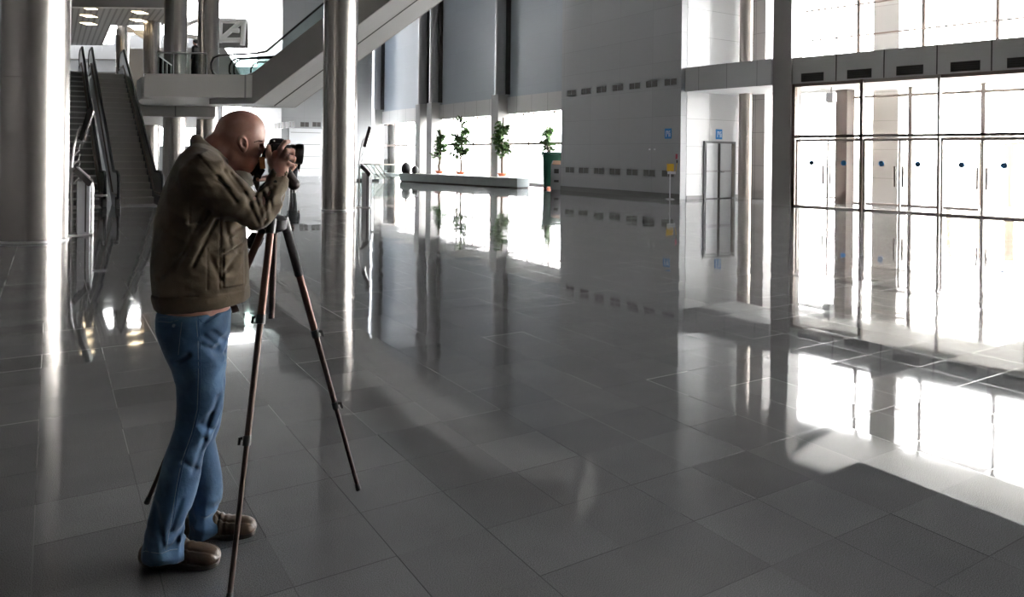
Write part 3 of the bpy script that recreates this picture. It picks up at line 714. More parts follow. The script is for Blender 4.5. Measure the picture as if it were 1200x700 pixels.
tree(540, 204.6, 136, 'bushiest slim tree, second from the left in the planter', 2, 330, .75, .22)
tree(588.5, 206.6, 138, 'slim tall tree at the right end of the planter, before the single pillar', 3, 260, .75, .3)
tree(641, 218.5, 144, 'slim tree standing behind the green container', 4, 170, .6, .42, 0.0, hpot=.35)
for px, py, r, lab in ((476.5, 203.0, .34, 'larger dark round bag on the left end of the planter'), (487, 203.3, .24, 'smaller dark round bag on the left end of the planter')):
    c = G(px, py, .47)
    b_ = MB(); bmesh.ops.create_icosphere(b_.bm, subdivisions=3, radius=r)
    for v in b_.bm.verts:
        k = 1+.10*math.sin(9*v.co.x+3)+.08*math.sin(11*v.co.y+v.co.z*7); v.co = Vector((v.co.x*k*.85, v.co.y*k*.85, v.co.z*k))
        if v.co.z < -r*.7: v.co.z = -r*.7
    o = thing('bag', (c.x, c.y, .47), lab, 'bag', 'bags on the planter')
    bmesh.ops.translate(b_.bm, verts=b_.bm.verts, vec=(0, 0, r*.7)); b_.build('sack', mat('bag_dark', (.07, .07, .07), .7), o, smooth=True)
    MB().tube([(-.06, 0, r*1.5), (0, 0, r*1.5+.12), (.06, 0, r*1.5)], .012, 6).build('bag_handle', M_dark, o)
# green container and grey machine
c = G(646, 220.8)
t = thing('waste_container', (20.0, 28.1, 0), 'big green plastic waste container at the wall corner', 'container', rz=-YAW)
b_ = MB(); b_.hexa([(-.5, -.4, .12), (.55, -.4, .12), (.55, .4, .12), (-.5, .4, .12), (-.56, -.46, 1.6), (.6, -.46, 1.6), (.6, .46, 1.6), (-.56, .46, 1.6)]); b_.bevel(.04).build('tub', M_green, t)
MB().box(-.6, .64, -.5, .5, 1.6, 1.72).bevel(.03).build('lid', M_green, t)
for x in (-.42, .46):
    for y in (-.32, .32): MB().lathe([(.075, -.025), (.075, .025)], (x, y, .075), 16, axis=(0, 1, 0)).build('wheel', M_rubber, t)
for x in (-.3, 0, .35): MB().box(x-.03, x+.03, -.475, -.42, .25, 1.5).build('rib', M_green, t)
t = thing('ticket_machine', (19.5, 27.15, 0), 'slim grey ticket machine standing before the green container', 'machine', rz=-YAW-.35)
b_ = MB(); b_.extr([(-.26, -.2, 0), (-.26, -.2, 1.15), (-.26, .05, 1.32), (-.26, .25, 1.32), (-.26, .25, 0)], (.5, 0, 0)); b_.bevel(.015).build('case', M_mgrey, t)
b_ = MB(); b_.extr([(-.2, -.212, 1.16), (-.2, .03, 1.325), (-.2, .04, 1.31), (-.2, -.2, 1.14)], (.38, 0, 0)); b_.build('slanted_panel', mat('panel_tan', (.42, .25, .16), .5), t)
MB().box(-.1, .12, -.21, -.2, .75, .95).build('screen', M_dark, t); MB().box(-.1, .12, -.212, -.2, .35, .45).build('tray', M_dark, t)
# glass barrier around the stairwell
t = thing('stairwell_barrier', G(419, 213), 'glass barrier with sloping handrails around the stairwell behind the kiosk', 'barrier')
o0 = t.location.copy()
b0 = G(419, 211.8)-o0; b1 = G(446, 212.6)-o0; b2 = G(469, 212.0)-o0
MB().obox(b0[:2], b1[:2], .15, 0, .12, .15).build('kerb', M_planter, t)
for p, q in ((b0, b1), (b1, b2)): MB().obox(p[:2], q[:2], .008, .12, .92, .008).build('glass_panel', M_gglass, t)
MB().tube([b0+Vector((0, 0, .95)), b1+Vector((0, 0, .95)), b2*.8+b1*.2+Vector((0, 0, .93)), b2+Vector((0, 0, .55)), b2+Vector((.1, 0, .02))], .03, 8).build('rail', M_mull_l, t, smooth=True)
for k in range(4):
    f = .1+.18*k; p = b1*(1-f)+b0*f
    MB().tube([p+Vector((0, 0, .95)), p+(b2-b1)*.55+Vector((0, 0, .08))], .028, 6).build('sloping_rail', M_mull, t)
# ------------------------------------------------------------------ information kiosks
def kiosk(base, label):
    t = thing('information_kiosk', base, label, 'kiosk', 'information kiosks beside the columns', rz=math.atan2(base.y, base.x)-PI/2-.06)
    MB().box(-.34, .36, -.22, .22, 0, .025).build('foot_plate', M_steel, t)
    MB().box(.05, .30, -.2, .2, .025, 1.0).bevel(.012).build('cabinet', M_mgrey, t)
    MB().box(.205, .235, -.205, -.2, .06, .98).build('cabinet_seam', M_dark, t)
    MB().extr([(-.02, -.24, 1.17), (.03, -.24, 1.25), (.34, -.24, .98), (.30, -.24, .90), (.26, -.24, .9)], (0, .48, 0)).build('desk', M_dark, t)
    MB().extr([(.06, -.2, 1.225), (.28, -.2, 1.035), (.29, -.2, 1.05), (.07, -.2, 1.24)], (0, .4, 0)).build('keyboard', M_steel, t)
    MB().tube([(.33, -.2, .95), (.345, -.2, .85), (.345, -.2, .03)], .014, 8).build('front_tube', M_steel, t, smooth=True)
    MB().tube([(.33, .2, .95), (.345, .2, .85), (.345, .2, .03)], .014, 8).build('front_tube', M_steel, t, smooth=True)
    MB().box(.34, .62, -.15, .15, .70, .725).build('tray', M_steel, t)
    MB().tube([(-.06, 0, .02), (-.06, 0, 1.3), (-.03, 0, 1.6), (.03, 0, 1.85), (.1, 0, 2.0)], [.028, .028, .026, .024, .02], 12).build('pole', M_steel, t, smooth=True)
    MB().extr([(.07, -.25, 1.76), (.16, -.25, 1.72), (.34, -.25, 2.3), (.25, -.25, 2.34)], (0, .5, 0)).bevel(.006).build('monitor', M_black, t)
    MB().extr([(.162, -.235, 1.735), (.172, -.235, 1.73), (.352, -.235, 2.29), (.342, -.235, 2.295)], (0, .47, 0)).build('screen', mat('screen_dark', (.05, .025, .022), .25), t)
    rk = MB()
    for k in range(4):
        z = .95+.17*k*1.0
        rk.tube([(-.03, -.14, z), (.07, -.14, z+.09), (.07, .14, z+.09), (-.03, .14, z)], .008, 6)
        rk.tube([(.07, -.14, z+.09), (.10, -.14, z+.2)], .008, 6)
    rk.build('brochure_rack', M_steel, t)
    MB().extr([(-.30, -.12, 1.35), (-.28, -.12, 1.35), (-.17, -.12, .9), (-.19, -.12, .9)], (0, .24, 0)).build('rear_panel', M_steel, t)
    MB().tube([(-.22, 0, 1.1), (-.06, 0, 1.12)], .012, 6).build('bracket', M_steel, t)
    t.scale = (.84, 1, 1)
    return t
kiosk(W(ray2(87, 278)[0]*13.5, 13.5), 'information kiosk with tilted monitor right of the huge left column')
kiosk(W(ray2(422.5, 246)[0]*21.1, 21.1), 'information kiosk with tilted monitor right of the middle steel column')
# ------------------------------------------------------------------ organic shapes: distance fields meshed by surface nets
class Field:
    def __init__(s, lo, hi, h):
        s.h = h; s.lo = np.array(lo, np.float32); s.n = np.ceil((np.array(hi)-np.array(lo))/h).astype(int)+1
        s.F = np.full(tuple(s.n), .25, np.float32)
    def _sub(s, lo, hi, pad):
        a = np.clip(np.floor((np.array(lo)-pad-s.lo)/s.h).astype(int), 0, s.n-1); b = np.clip(np.ceil((np.array(hi)+pad-s.lo)/s.h).astype(int)+1, 1, s.n)
        sl = tuple(slice(int(i), int(j)) for i, j in zip(a, b))
        g = [s.lo[i]+s.h*np.arange(a[i], b[i], dtype=np.float32) for i in range(3)]
        return sl, g[0][:, None, None], g[1][None, :, None], g[2][None, None, :]
    def _mix(s, sl, d, k, op):
        A = s.F[sl]
        if op == 'add':
            if k > 0:
                hh = np.clip(.5+.5*(A-d)/k, 0, 1); s.F[sl] = A+(d-A)*hh-k*hh*(1-hh)
            else: s.F[sl] = np.minimum(A, d)
        elif op == 'cut':
            d = -d
            if k > 0:
                hh = np.clip(.5-.5*(A-d)/k, 0, 1); s.F[sl] = A+(d-A)*hh+k*hh*(1-hh)
            else: s.F[sl] = np.maximum(A, d)
    def cone(s, a, b, r0, r1, k=.02, op='add', sq=(1, 1, 1)):
        """tapered limb segment from a to b"""
        a = np.array(a, np.float32); b = np.array(b, np.float32); R = max(r0, r1)
        sl, X, Y, Z = s._sub(np.minimum(a, b), np.maximum(a, b), R*1.25/min(sq)+k+2*s.h)
        q = np.array(sq, np.float32); ab = (b-a)*q; L2 = max(float(ab@ab), 1e-9)
        x, y, z = (X-a[0])*q[0], (Y-a[1])*q[1], (Z-a[2])*q[2]
        t = np.clip((x*ab[0]+y*ab[1]+z*ab[2])/L2, 0, 1)
        d = np.sqrt((x-t*ab[0])**2+(y-t*ab[1])**2+(z-t*ab[2])**2)-(r0+(r1-r0)*t)
        s._mix(sl, d, k, op); return s
    def chain(s, pts, rs, k=.02, op='add'):
        for i in range(len(pts)-1): s.cone(pts[i], pts[i+1], rs[i], rs[i+1], k, op)
        return s
    def ell(s, c, r, k=.02, rot=None, op='add'):
        """ellipsoid; rot = (angle about y, about z)"""
        R = max(r); sl, X, Y, Z = s._sub(c, c, R*1.1+k+2*s.h)
        x, y, z = X-c[0]+0*Y+0*Z, Y-c[1]+0*X+0*Z, Z-c[2]+0*X+0*Y
        if rot:
            a = rot[0]; x, z = x*math.cos(a)-z*math.sin(a), x*math.sin(a)+z*math.cos(a)
            if len(rot) > 1:
                a = rot[1]; x, y = x*math.cos(a)+y*math.sin(a), -x*math.sin(a)+y*math.cos(a)
        p = np.sqrt((x/r[0])**2+(y/r[1])**2+(z/r[2])**2)
        g = np.sqrt((x/r[0]**2)**2+(y/r[1]**2)**2+(z/r[2]**2)**2)+1e-6
        s._mix(sl, p*(p-1)/g, k, op); return s
    def stack(s, rows, k=.02, op='add', pw=2.0, zcap=.012):
        """horizontal slices (z, xc, yc, a, b) joined into one volume; z ascending"""
        R = np.array(sorted(rows), np.float32)
        lo = (float((R[:, 1]-R[:, 3]).min()), float((R[:, 2]-R[:, 4]).min()), float(R[0, 0])); hi = (float((R[:, 1]+R[:, 3]).max()), float((R[:, 2]+R[:, 4]).max()), float(R[-1, 0]))
        sl, X, Y, Z = s._sub(lo, hi, k+.04)
        zz = Z[0, 0]
        def sm(col):                                   # smooth interpolation over the rows
            v = np.interp(zz, R[:, 0], R[:, col]); w = .012
            return ((v*2+np.interp(zz-w, R[:, 0], R[:, col])+np.interp(zz+w, R[:, 0], R[:, col]))/4)[None, None, :].astype(np.float32)
        xc, yc, a, b = sm(1), sm(2), sm(3), sm(4)
        u = np.abs((X-xc)/a); v = np.abs((Y-yc)/b)
        p = (u**pw+v**pw)**(1/pw); d = (p-1)*np.minimum(a, b)*np.where(p > 1, 1, .9)
        dz = np.maximum(R[0, 0]-Z, Z-R[-1, 0])
        hh = np.clip(.5+.5*(d-dz)/zcap, 0, 1); d = dz+(d-dz)*hh+zcap*hh*(1-hh)
        s._mix(sl, d.astype(np.float32), k, op); return s
    def warp(s, fn, lo=None, hi=None):
        sl, X, Y, Z = s._sub(lo if lo is not None else s.lo, hi if hi is not None else s.lo+s.h*s.n, 0)
        s.F[sl] = s.F[sl]+fn(X, Y, Z).astype(np.float32); return s
    def hit(s, x, z, frm=-1):
        """y of the skin seen from the near side at (x, z)"""
        i = int(round((x-s.lo[0])/s.h)); k = int(round((z-s.lo[2])/s.h)); i = min(max(i, 0), s.n[0]-1); k = min(max(k, 0), s.n[2]-1)
        col = s.F[i, :, k]; idx = np.where(col < 0)[0]
        if len(idx) == 0: return None
        j = idx[0]; f = col[j-1]/(col[j-1]-col[j]) if j > 0 else 0
        return float(s.lo[1]+s.h*(j-1+f))
    def mesh(s, name, m, parent=None, clip_lo=None):
        F = s.F; n = s.n; ins = F < 0
        cnt = np.zeros(tuple(n-1), np.int8)
        for dx in (0, 1):
            for dy in (0, 1):
                for dz in (0, 1): cnt += ins[dx:n[0]-1+dx, dy:n[1]-1+dy, dz:n[2]-1+dz]
        act = (cnt > 0) & (cnt < 8); ci = np.argwhere(act); ids = np.full(tuple(n-1), -1, np.int32); ids[act] = np.arange(len(ci))
        acc = np.zeros((len(ci), 3), np.float32); nn = np.zeros(len(ci), np.float32)
        cs = [(dx, dy, dz) for dx in (0, 1) for dy in (0, 1) for dz in (0, 1)]
        val = {c: F[ci[:, 0]+c[0], ci[:, 1]+c[1], ci[:, 2]+c[2]] for c in cs}
        for c in cs:
            for ax in range(3):
                if c[ax] == 1: continue
                e = list(c); e[ax] = 1; e = tuple(e); a, b = val[c], val[e]; mk = (a < 0) != (b < 0)
                t = np.where(mk, a/np.where(mk, a-b, 1), 0)
                p = np.tile(np.array(c, np.float32), (len(ci), 1)); p[:, ax] += t
                acc[mk] += p[mk]; nn[mk] += 1
        V = (ci+acc/nn[:, None])*s.h+s.lo
        quads = []
        for ax in range(3):
            a = [slice(None)]*3; b = [slice(None)]*3; a[ax] = slice(0, n[ax]-1); b[ax] = slice(1, n[ax])
            A, B = ins[tuple(a)], ins[tuple(b)]
            for flip, mk in ((0, A & ~B), (1, ~A & B)):
                e = np.argwhere(mk); o1, o2 = [(1, 2), (2, 0), (0, 1)][ax]
                ok = (e[:, o1] > 0) & (e[:, o2] > 0) & (e[:, o1] < n[o1]-1) & (e[:, o2] < n[o2]-1); e = e[ok]
                def cid(d1, d2):
                    q = e.copy(); q[:, o1] -= d1; q[:, o2] -= d2; return ids[q[:, 0], q[:, 1], q[:, 2]]
                q = np.stack([cid(1, 1), cid(0, 1), cid(0, 0), cid(1, 0)], 1)
                if flip: q = q[:, ::-1]
                quads.append(q)
        Q = np.concatenate(quads); Q = Q[(Q >= 0).all(1)]
        me = bpy.data.meshes.new(name); me.vertices.add(len(V)); me.vertices.foreach_set('co', V.astype(np.float32).ravel())
        me.loops.add(len(Q)*4); me.loops.foreach_set('vertex_index', Q.astype(np.int32).ravel())
        me.polygons.add(len(Q)); me.polygons.foreach_set('loop_start', np.arange(0, len(Q)*4, 4, dtype=np.int32)); 
        me.polygons.foreach_set('use_smooth', np.ones(len(Q), bool))
        me.update(calc_edges=True); me.validate()
        me.materials.append(m); o = bpy.data.objects.new(name, me); C.objects.link(o)
        if parent is not None: o.parent = parent
        return o
def folds(seed, n, freq, amp, dirn=None, spread=1.0):
    """cloth folds: sum of warped ridged waves, mostly across dirn"""
    rs = np.random.RandomState(seed); ws = []
    for i in range(n):
        v = rs.normal(size=3)*spread
        if dirn is not None: v = np.array(dirn)*1.0+v*.45
        v = v/np.linalg.norm(v)*freq*rs.uniform(.6, 1.5); ws.append((v, rs.uniform(0, 6.28), rs.uniform(.5, 1)))
    wv = [(rs.normal(size=3)*14, rs.uniform(0, 6.28)) for _ in range(3)]
    def f(X, Y, Z):
        w = sum(np.sin(X*a[0]+Y*a[1]+Z*a[2]+p) for a, p in wv)*.5
        t = 0
        for v, p, a in ws: t = t+a*(1-2*np.abs(np.sin(.5*(X*v[0]+Y*v[1]+Z*v[2]+p+w))))
        return -amp*t/n**.5
    return f
def blob(X, Y, Z, c, r):
    return np.exp(-(((X-c[0])**2+(Y-c[1])**2*.5+(Z-c[2])**2)/(r*r)))
# ------------------------------------------------------------------ the photographer
D0 = 2.85; A0 = ray2(240, 350)[0]; NA = math.sqrt(1+A0*A0); RZ = -YAW-math.atan(A0)
def J(px, py, dd=0.0):
    """point of the figure on a sight line, dd nearer (-) or further (+) than his middle"""
    a, b = ray2(px, py); t = (D0*NA+dd)*NA/(a*A0+1)
    return ((a-A0)*t/NA, dd, CAM_H+b*t)
base = W(A0*D0, D0)
def to_man(v):
    return Matrix.Rotation(-RZ, 4, 'Z') @ (Vector(v)-base)
man = thing('person', base, 'shaven-headed man in olive jacket and blue jeans looking through a camera on tripod', 'person', rz=RZ)
def skin_mat():
    m, n, b = nt('skin'); N = n.nodes
    tc = N.new('ShaderNodeTexCoord'); nz = N.new('ShaderNodeTexNoise'); nz.inputs['Scale'].default_value = 22; nz.inputs['Detail'].default_value = 4; L(n, tc.outputs['Object'], nz.inputs['Vector'])
    r = N.new('ShaderNodeValToRGB'); r.color_ramp.elements[0].position = .35; r.color_ramp.elements[0].color = (.31, .155, .115, 1); r.color_ramp.elements[1].position = .68; r.color_ramp.elements[1].color = (.42, .235, .18, 1)
    L(n, nz.outputs['Fac'], r.inputs[0]); L(n, r.outputs[0], b.inputs['Base Color']); b.inputs['Roughness'].default_value = .48
    b.inputs['Subsurface Weight'].default_value = .12; b.inputs['Subsurface Radius'].default_value = (.02, .008, .004); b.inputs['Subsurface Scale'].default_value = .3
    return m
M_skin = skin_mat()
def cloth_mat(name, col, scale, amt, rough=.9, weave=700, wst=.25, stretch=(1, 1, 1), wear=None):
    m, n, b = nt(name); N = n.nodes
    tc = N.new('ShaderNodeTexCoord'); mp = N.new('ShaderNodeMapping'); mp.inputs['Scale'].default_value = stretch; L(n, tc.outputs['Object'], mp.inputs[0])
    nz = N.new('ShaderNodeTexNoise'); nz.inputs['Scale'].default_value = scale; nz.inputs['Detail'].default_value = 6; L(n, mp.outputs[0], nz.inputs['Vector'])
    r = N.new('ShaderNodeValToRGB'); r.color_ramp.elements[0].position = .33; r.color_ramp.elements[0].color = (*[c*(1-amt) for c in col], 1); r.color_ramp.elements[1].position = .68; r.color_ramp.elements[1].color = (*[c*(1+amt) for c in col], 1)
    L(n, nz.outputs['Fac'], r.inputs[0]); out = r.outputs[0]
    if wear:                                           # worn, washed-out patches of the denim
        n2 = N.new('ShaderNodeTexNoise'); n2.inputs['Scale'].default_value = 5; n2.inputs['Detail'].default_value = 3; L(n, mp.outputs[0], n2.inputs['Vector'])
        mr = N.new('ShaderNodeMapRange'); mr.inputs['From Min'].default_value = .5; mr.inputs['From Max'].default_value = .72; L(n, n2.outputs['Fac'], mr.inputs['Value'])
        mi = N.new('ShaderNodeMix'); mi.data_type = 'RGBA'; L(n, mr.outputs[0], mi.inputs[0]); L(n, out, mi.inputs[6]); mi.inputs[7].default_value = (*wear, 1); out = mi.outputs[2]
    L(n, out, b.inputs['Base Color']); b.inputs['Roughness'].default_value = rough; b.inputs['Specular IOR Level'].default_value = .25; b.inputs['Sheen Weight'].default_value = .15
    nw = N.new('ShaderNodeTexNoise'); nw.inputs['Scale'].default_value = weave; L(n, tc.outputs['Object'], nw.inputs['Vector'])
    bp = N.new('ShaderNodeBump'); bp.inputs['Strength'].default_value = wst; bp.inputs['Distance'].default_value = .001; L(n, nw.outputs['Fac'], bp.inputs['Height'])
    n4 = N.new('ShaderNodeTexNoise'); n4.inputs['Scale'].default_value = 38; n4.inputs['Detail'].default_value = 4; n4.inputs['Distortion'].default_value = .6; L(n, mp.outputs[0], n4.inputs['Vector'])
    b2 = N.new('ShaderNodeBump'); b2.inputs['Strength'].default_value = .45; b2.inputs['Distance'].default_value = .004; L(n, n4.outputs['Fac'], b2.inputs['Height']); L(n, bp.outputs[0], b2.inputs['Normal'])
    L(n, b2.outputs[0], b.inputs['Normal'])
    return m
M_jacket = cloth_mat('olive_canvas', (.088, .066, .041), 9, .25)
M_jeans = cloth_mat('blue_denim', (.026, .062, .118), 7, .3, wear=(.09, .16, .235))
M_seam = mat('denim_seam', (.02, .05, .11), .9); M_stitch = mat('stitch_pale', (.11, .145, .19), .9); M_jseam = mat('jacket_seam', (.05, .038, .024), .9)
M_shoe = mat('brown_leather', (.062, .036, .020), .42, noise=(18, .35), bump=(60, .25)); M_sole = mat('dark_sole', (.022, .016, .012), .6)
M_shirt = mat('cream_cotton', (.62, .57, .48), .85, bump=(40, .3)); M_beard = mat('brown_beard', (.10, .045, .022), .9, bump=(300, .8)); M_brow = mat('brow_hair', (.07, .04, .028), .9)
# --- body -----------------------------------------------------------
B = Field((-.25, -.34, -.0), (.52, .36, 1.74), .0029)
HD = .025                                             # depth of the head's middle
def E_(px, py, dd, rx, ry, rz, k=.015, rot=None, op='add'): B.ell(J(px, py, dd), (rx, ry, rz), k, rot, op)
# trunk, arms and legs (under the clothes)
B.stack([(J((l+r)/2, y, 0)[2], (J(l, y, 0)[0]+J(r, y, 0)[0])/2, .0, (J(r, y, 0)[0]-J(l, y, 0)[0])/2, b_) for y, l, r, b_ in
         ((400, 200, 255, .11), (385, 192, 262, .125), (372, 188, 268.5, .135), (360, 188, 270, .135), (348, 190, 276, .135), (320, 190, 280, .14), (280, 192, 278, .15), (240, 198, 274, .16), (210, 206, 266, .165), (193, 218, 258, .12))], .02)
for sd, f in ((-1, 0), (1, 1)):
    ddl = -.07 if sd < 0 else .11
    if sd < 0: pts = [J(232, 405, -.07), J(234, 485, ddl), J(201, 600, ddl), J(192, 645, ddl)]
    else: pts = [J(234, 405, .09), J(239, 485, ddl), J(240, 580, ddl), J(236, 617, ddl)]
    B.chain(pts, (.048, .043, .038, .036), .02)
    hl, te = ((174, 659), (256, 663)) if sd < 0 else ((217, 631), (299, 626))
    hl = to_man(G(*hl)); te = to_man(G(*te)); q = hl*.8+te*.2; q2 = hl*.28+te*.72; B.cone((q.x, q.y, .055), (q2.x, q2.y, .04), .033, .026, .02)
    B.cone(pts[-1], (q.x, q.y, .06), .036, .034, .02)
B.chain([J(243, 207, -.15), J(302, 252, -.15), J(327, 209, -.07)], (.058, .043, .027), .02)
B.chain([J(243, 207, .19), J(303, 252, .20), J(324, 214, .10)], (.058, .043, .027), .02)
# neck and head
B.chain([J(236, 205, .01), J(256, 176, HD), J(268, 164, HD)], (.070, .061, .058), .02)
B.cone(J(252, 212, .01), J(277, 186, HD), .050, .044, .02)
E_(280.5, 159, HD, .0955, .076, .100, .01, (.10,))
E_(288, 153, HD, .070, .070, .072, .02)               # forehead
E_(286, 176, HD+.005, .066, .062, .066, .02)          # cheeks
E_(289, 190, HD+.006, .040, .046, .044, .02)          # jaw
E_(294, 198.5, HD+.015, .022, .026, .018, .012)       # chin
B.cone(J(272, 184, HD-.04), J(290, 197, HD-.02), .022, .018, .018); B.cone(J(272, 184, HD+.05), J(290, 197, HD+.035), .022, .018, .018)
B.cone(J(305, 164.5, HD-.035), J(306, 164.5, HD+.045), .012, .012, .014)   # brow ridge
E_(304.5, 171.5, HD-.028, .012, .015, .010, .008, op='cut'); E_(305.5, 171.5, HD+.045, .012, .015, .010, .008, op='cut')
E_(300.8, 171.5, HD-.028, .0115, .012, .0105, .003); E_(301.5, 171.5, HD+.042, .0115, .012, .0105, .003)   # closed lids
E_(297, 178.5, HD-.040, .016, .012, .012, .016); E_(298, 178.5, HD+.048, .016, .012, .012, .016)            # cheekbones
B.chain([J(305.5, 169, HD+.01), J(309.5, 177, HD+.014), J(313, 183, HD+.018)], (.008, .010, .0125), .010)  # nose
E_(309, 184.5, HD+.004, .009, .009, .007, .006); E_(309, 184.5, HD+.030, .009, .009, .007, .006)
E_(304, 190.5, HD+.012, .014, .022, .009, .008); E_(303.2, 194.8, HD+.012, .013, .019, .0085, .006)      # lips
B.cone(J(309, 192.7, HD-.008), J(309.5, 192.7, HD+.034), .0022, .0022, .003, 'cut')
# ear (near side and far side)
for dd, sg in ((HD-.078, -1), (HD+.078, 1)):
    c = J(284.5, 168.5, dd)
    B.ell((c[0], c[1], c[2]), (.0190, .0115, .031), .005, (-.22,)); B.ell((c[0]+.003, c[1]+sg*.012, c[2]+.003), (.0115, .0105, .021), .003, (-.22,), 'cut')
    B.ell((c[0]+.009, c[1]+sg*.002, c[2]-.002), (.006, .006, .008), .003); B.ell((c[0]+.004, c[1]+sg*.002, c[2]-.024), (.009, .007, .010), .005)
# --- right hand on the camera grip ----------------------------------
def hand(P0, wrist, palm, fingers, thumb, rp):
    B.chain([wrist]+palm, [.026]+rp, .018)
    for f in fingers: B.chain(f[0], f[1], .0035)
    B.chain(thumb[0], thumb[1], .006)
# palm: a broad slab from the wrist up behind the knuckles
B.cone(J(326, 208, -.075), J(328, 194, -.07), .026, .025, .015)
for (a, b_, dd) in (((324, 201), (323, 180), -.066), ((328, 200), (331, 183), -.072), ((332, 200), (335, 188), -.075)):
    B.cone(J(*a, dd), J(*b_, dd), .020, .013, .012)
fing = [([J(324, 184, -.070), J(329, 174, -.078), J(334, 167, -.070), J(338, 166, -.050)], [.0118, .0108, .0100, .0088]),
        ([J(330, 185, -.074), J(336, 177, -.088), J(342.5, 177, -.078), J(343, 181, -.052)], [.0120, .0110, .0100, .0088]),
        ([J(332, 190, -.076), J(338, 184, -.090), J(344, 185.5, -.080), J(343.5, 189.5, -.055)], [.0118, .0108, .0098, .0085]),
        ([J(333, 196, -.074), J(338, 192, -.086), J(343, 194, -.077), J(342, 197, -.055)], [.0108, .0098, .0088, .0078])]
for p_, r_ in fing: B.chain(p_, r_, .0035)
B.chain([J(323, 199, -.060), J(317.5, 190, -.055), J(315, 181, -.045), J(314.5, 172, -.030)], [.016, .0135, .0115, .0095], .008)
# left hand under the lens
B.cone(J(324, 213, .09), J(330, 203, .06), .024, .020, .015)
for i, dd in enumerate((.03, .05, .07, .088)):
    B.chain([J(330, 204, dd), J(338, 202, dd-.004), J(344, 196, dd), J(346, 190.5, dd+.028 if i > 1 else dd+.05)][:3] if i < 2 else [J(330, 204, dd), J(339, 201, dd+.004), J(346, 194, dd+.012)], [.0115, .0105, .009][:3], .0035)
B.chain([J(322, 208, .05), J(312, 209, .02), J(303, 210, -.01)], [.014, .0125, .010], .006)
body = B.mesh('body', M_skin, man)
# stubble on the scalp: separate thin cap is not needed; brows, beard
def strip(field, pts, r, name, m, parent, off=.0, seg=6, frm=None):
    P_ = []
    for i in range(len(pts)-1):
        for k in range(6):
            f = k/6; px = pts[i][0]*(1-f)+pts[i+1][0]*f; py = pts[i][1]*(1-f)+pts[i+1][1]*f
            p = J(px, py, frm if frm is not None else -.1); y = field.hit(p[0], p[2])
            if y is None: continue
            q = J(px, py, y); y = field.hit(q[0], q[2])
            if y is not None: P_.append((q[0], y+off, q[2]))
    if len(P_) > 2: return MB().tube(P_, r, seg).build(name, m, parent, smooth=True)
strip(B, [(298, 166.4), (303, 165), (308, 165.6)], .0026, 'eyebrow', M_brow, body, .001)
bd = Field(J(278, 215, -.1), J(316, 180, .14), .002)
bd.ell(J(295.5, 200, HD+.012), (.030, .034, .021), .01); bd.ell(J(303, 188, HD+.012), (.013, .026, .0055), .004)
bd.cone(J(305, 190, HD-.012), J(300, 199, HD-.008), .006, .009, .006)
bd.F = np.maximum(bd.F, -1.0); bd.warp(lambda X, Y, Z: .0012*np.sin(X*900+Z*300)*np.sin(Z*800)); bd.mesh('goatee', M_beard, man)
# --- jacket ----------------------------------------------------------
K = Field((-.22, -.31, .80), (.50, .34, 1.66), .0040)
rows = [(362, 182, 288, .165), (356, 180, 291, .178), (348, 178, 292.5, .185), (338, 177, 292, .187), (320, 175.5, 293, .190), (300, 175, 291, .192), (280, 177, 289, .195), (260, 180, 287, .198), (240, 184.5, 284, .20), (222, 190, 280, .205), (207, 196, 272, .20), (195, 202, 266, .185), (184, 210, 261, .15), (175, 217, 254, .11), (168, 224, 247, .08)]
K.stack([(J((l+r)/2, y, 0)[2], (J(l, y, 0)[0]+J(r, y, 0)[0])/2, .005, (J(r, y, 0)[0]-J(l, y, 0)[0])/2, b_) for y, l, r, b_ in rows], .02, pw=2.15)
K.cone(J(236, 198, -.10), J(240, 203, -.165), .085, .082, .04); K.cone(J(236, 198, .11), J(240, 203, .185), .085, .082, .04)
# sleeves
K.chain([J(244, 207, -.155), J(272, 232, -.165), J(299, 252, -.160)], (.081, .072, .060), .03)
K.chain([J(301, 251, -.158), J(314, 236, -.125), J(325, 212.5, -.082)], (.058, .053, .041), .018)
K.chain([J(325.5, 214, -.082), J(328, 205, -.078)], (.043, .040), .008)
K.chain([J(244, 207, .175), J(272, 232, .195), J(303, 250, .205)], (.081, .070, .058), .03)
K.chain([J(304, 249, .205), J(318, 230, .15), J(323, 215, .11)], (.056, .048, .040), .018)
# collar: two-layer band tilted from the nape down to the throat
ring = []
for i in range(25):
    a = 2*PI*i/24; cx_ = 245.5+16.5*math.cos(a); py_ = 178+13*math.cos(a); ring.append(J(cx_, py_, .012+.088*math.sin(a)))
for i in range(24): K.cone(ring[i], ring[i+1], .020, .020, .012)
ring2 = [tuple(np.array(p)+np.array((-.002, 0, .012 if p[0] < J(246, 180)[0] else .006))) for p in ring]
for i in range(24): K.cone(ring2[i], ring2[i+1], .0135, .0135, .006)
B2 = [J(233, 190, .01), J(262, 170, HD)]
K.cone(J(240, 184, .012), J(262, 158, HD), .064, .066, .006, 'cut')
# open front of the collar
K.cone(J(268, 198, .015), J(285, 190, .02), .03, .05, .01, 'cut')
# hem hollow and cuff hollow
K.stack([(J((l+r)/2, y, 0)[2], (J(l, y, 0)[0]+J(r, y, 0)[0])/2, .005, (J(r, y, 0)[0]-J(l, y, 0)[0])/2, b_) for y, l, r, b_ in ((372, 184.5, 284, .168), (354, 184, 286, .172), (346, 190, 280, .15))], 0, 'cut')
K.cone(J(328.2, 204, -.078), J(332, 192, -.07), .032, .034, .003, 'cut')
# hem is higher in front than at the back
K.warp(lambda X, Y, Z: np.where(Z < J(240, 345)[2], 0, 0)+0*X+0*Y)
zh = J(182, 363, 0)[2]; K.warp(lambda X, Y, Z: np.maximum(0, (zh+ (X-J(182, 362)[0])*.085)-Z+0*Y)*4)
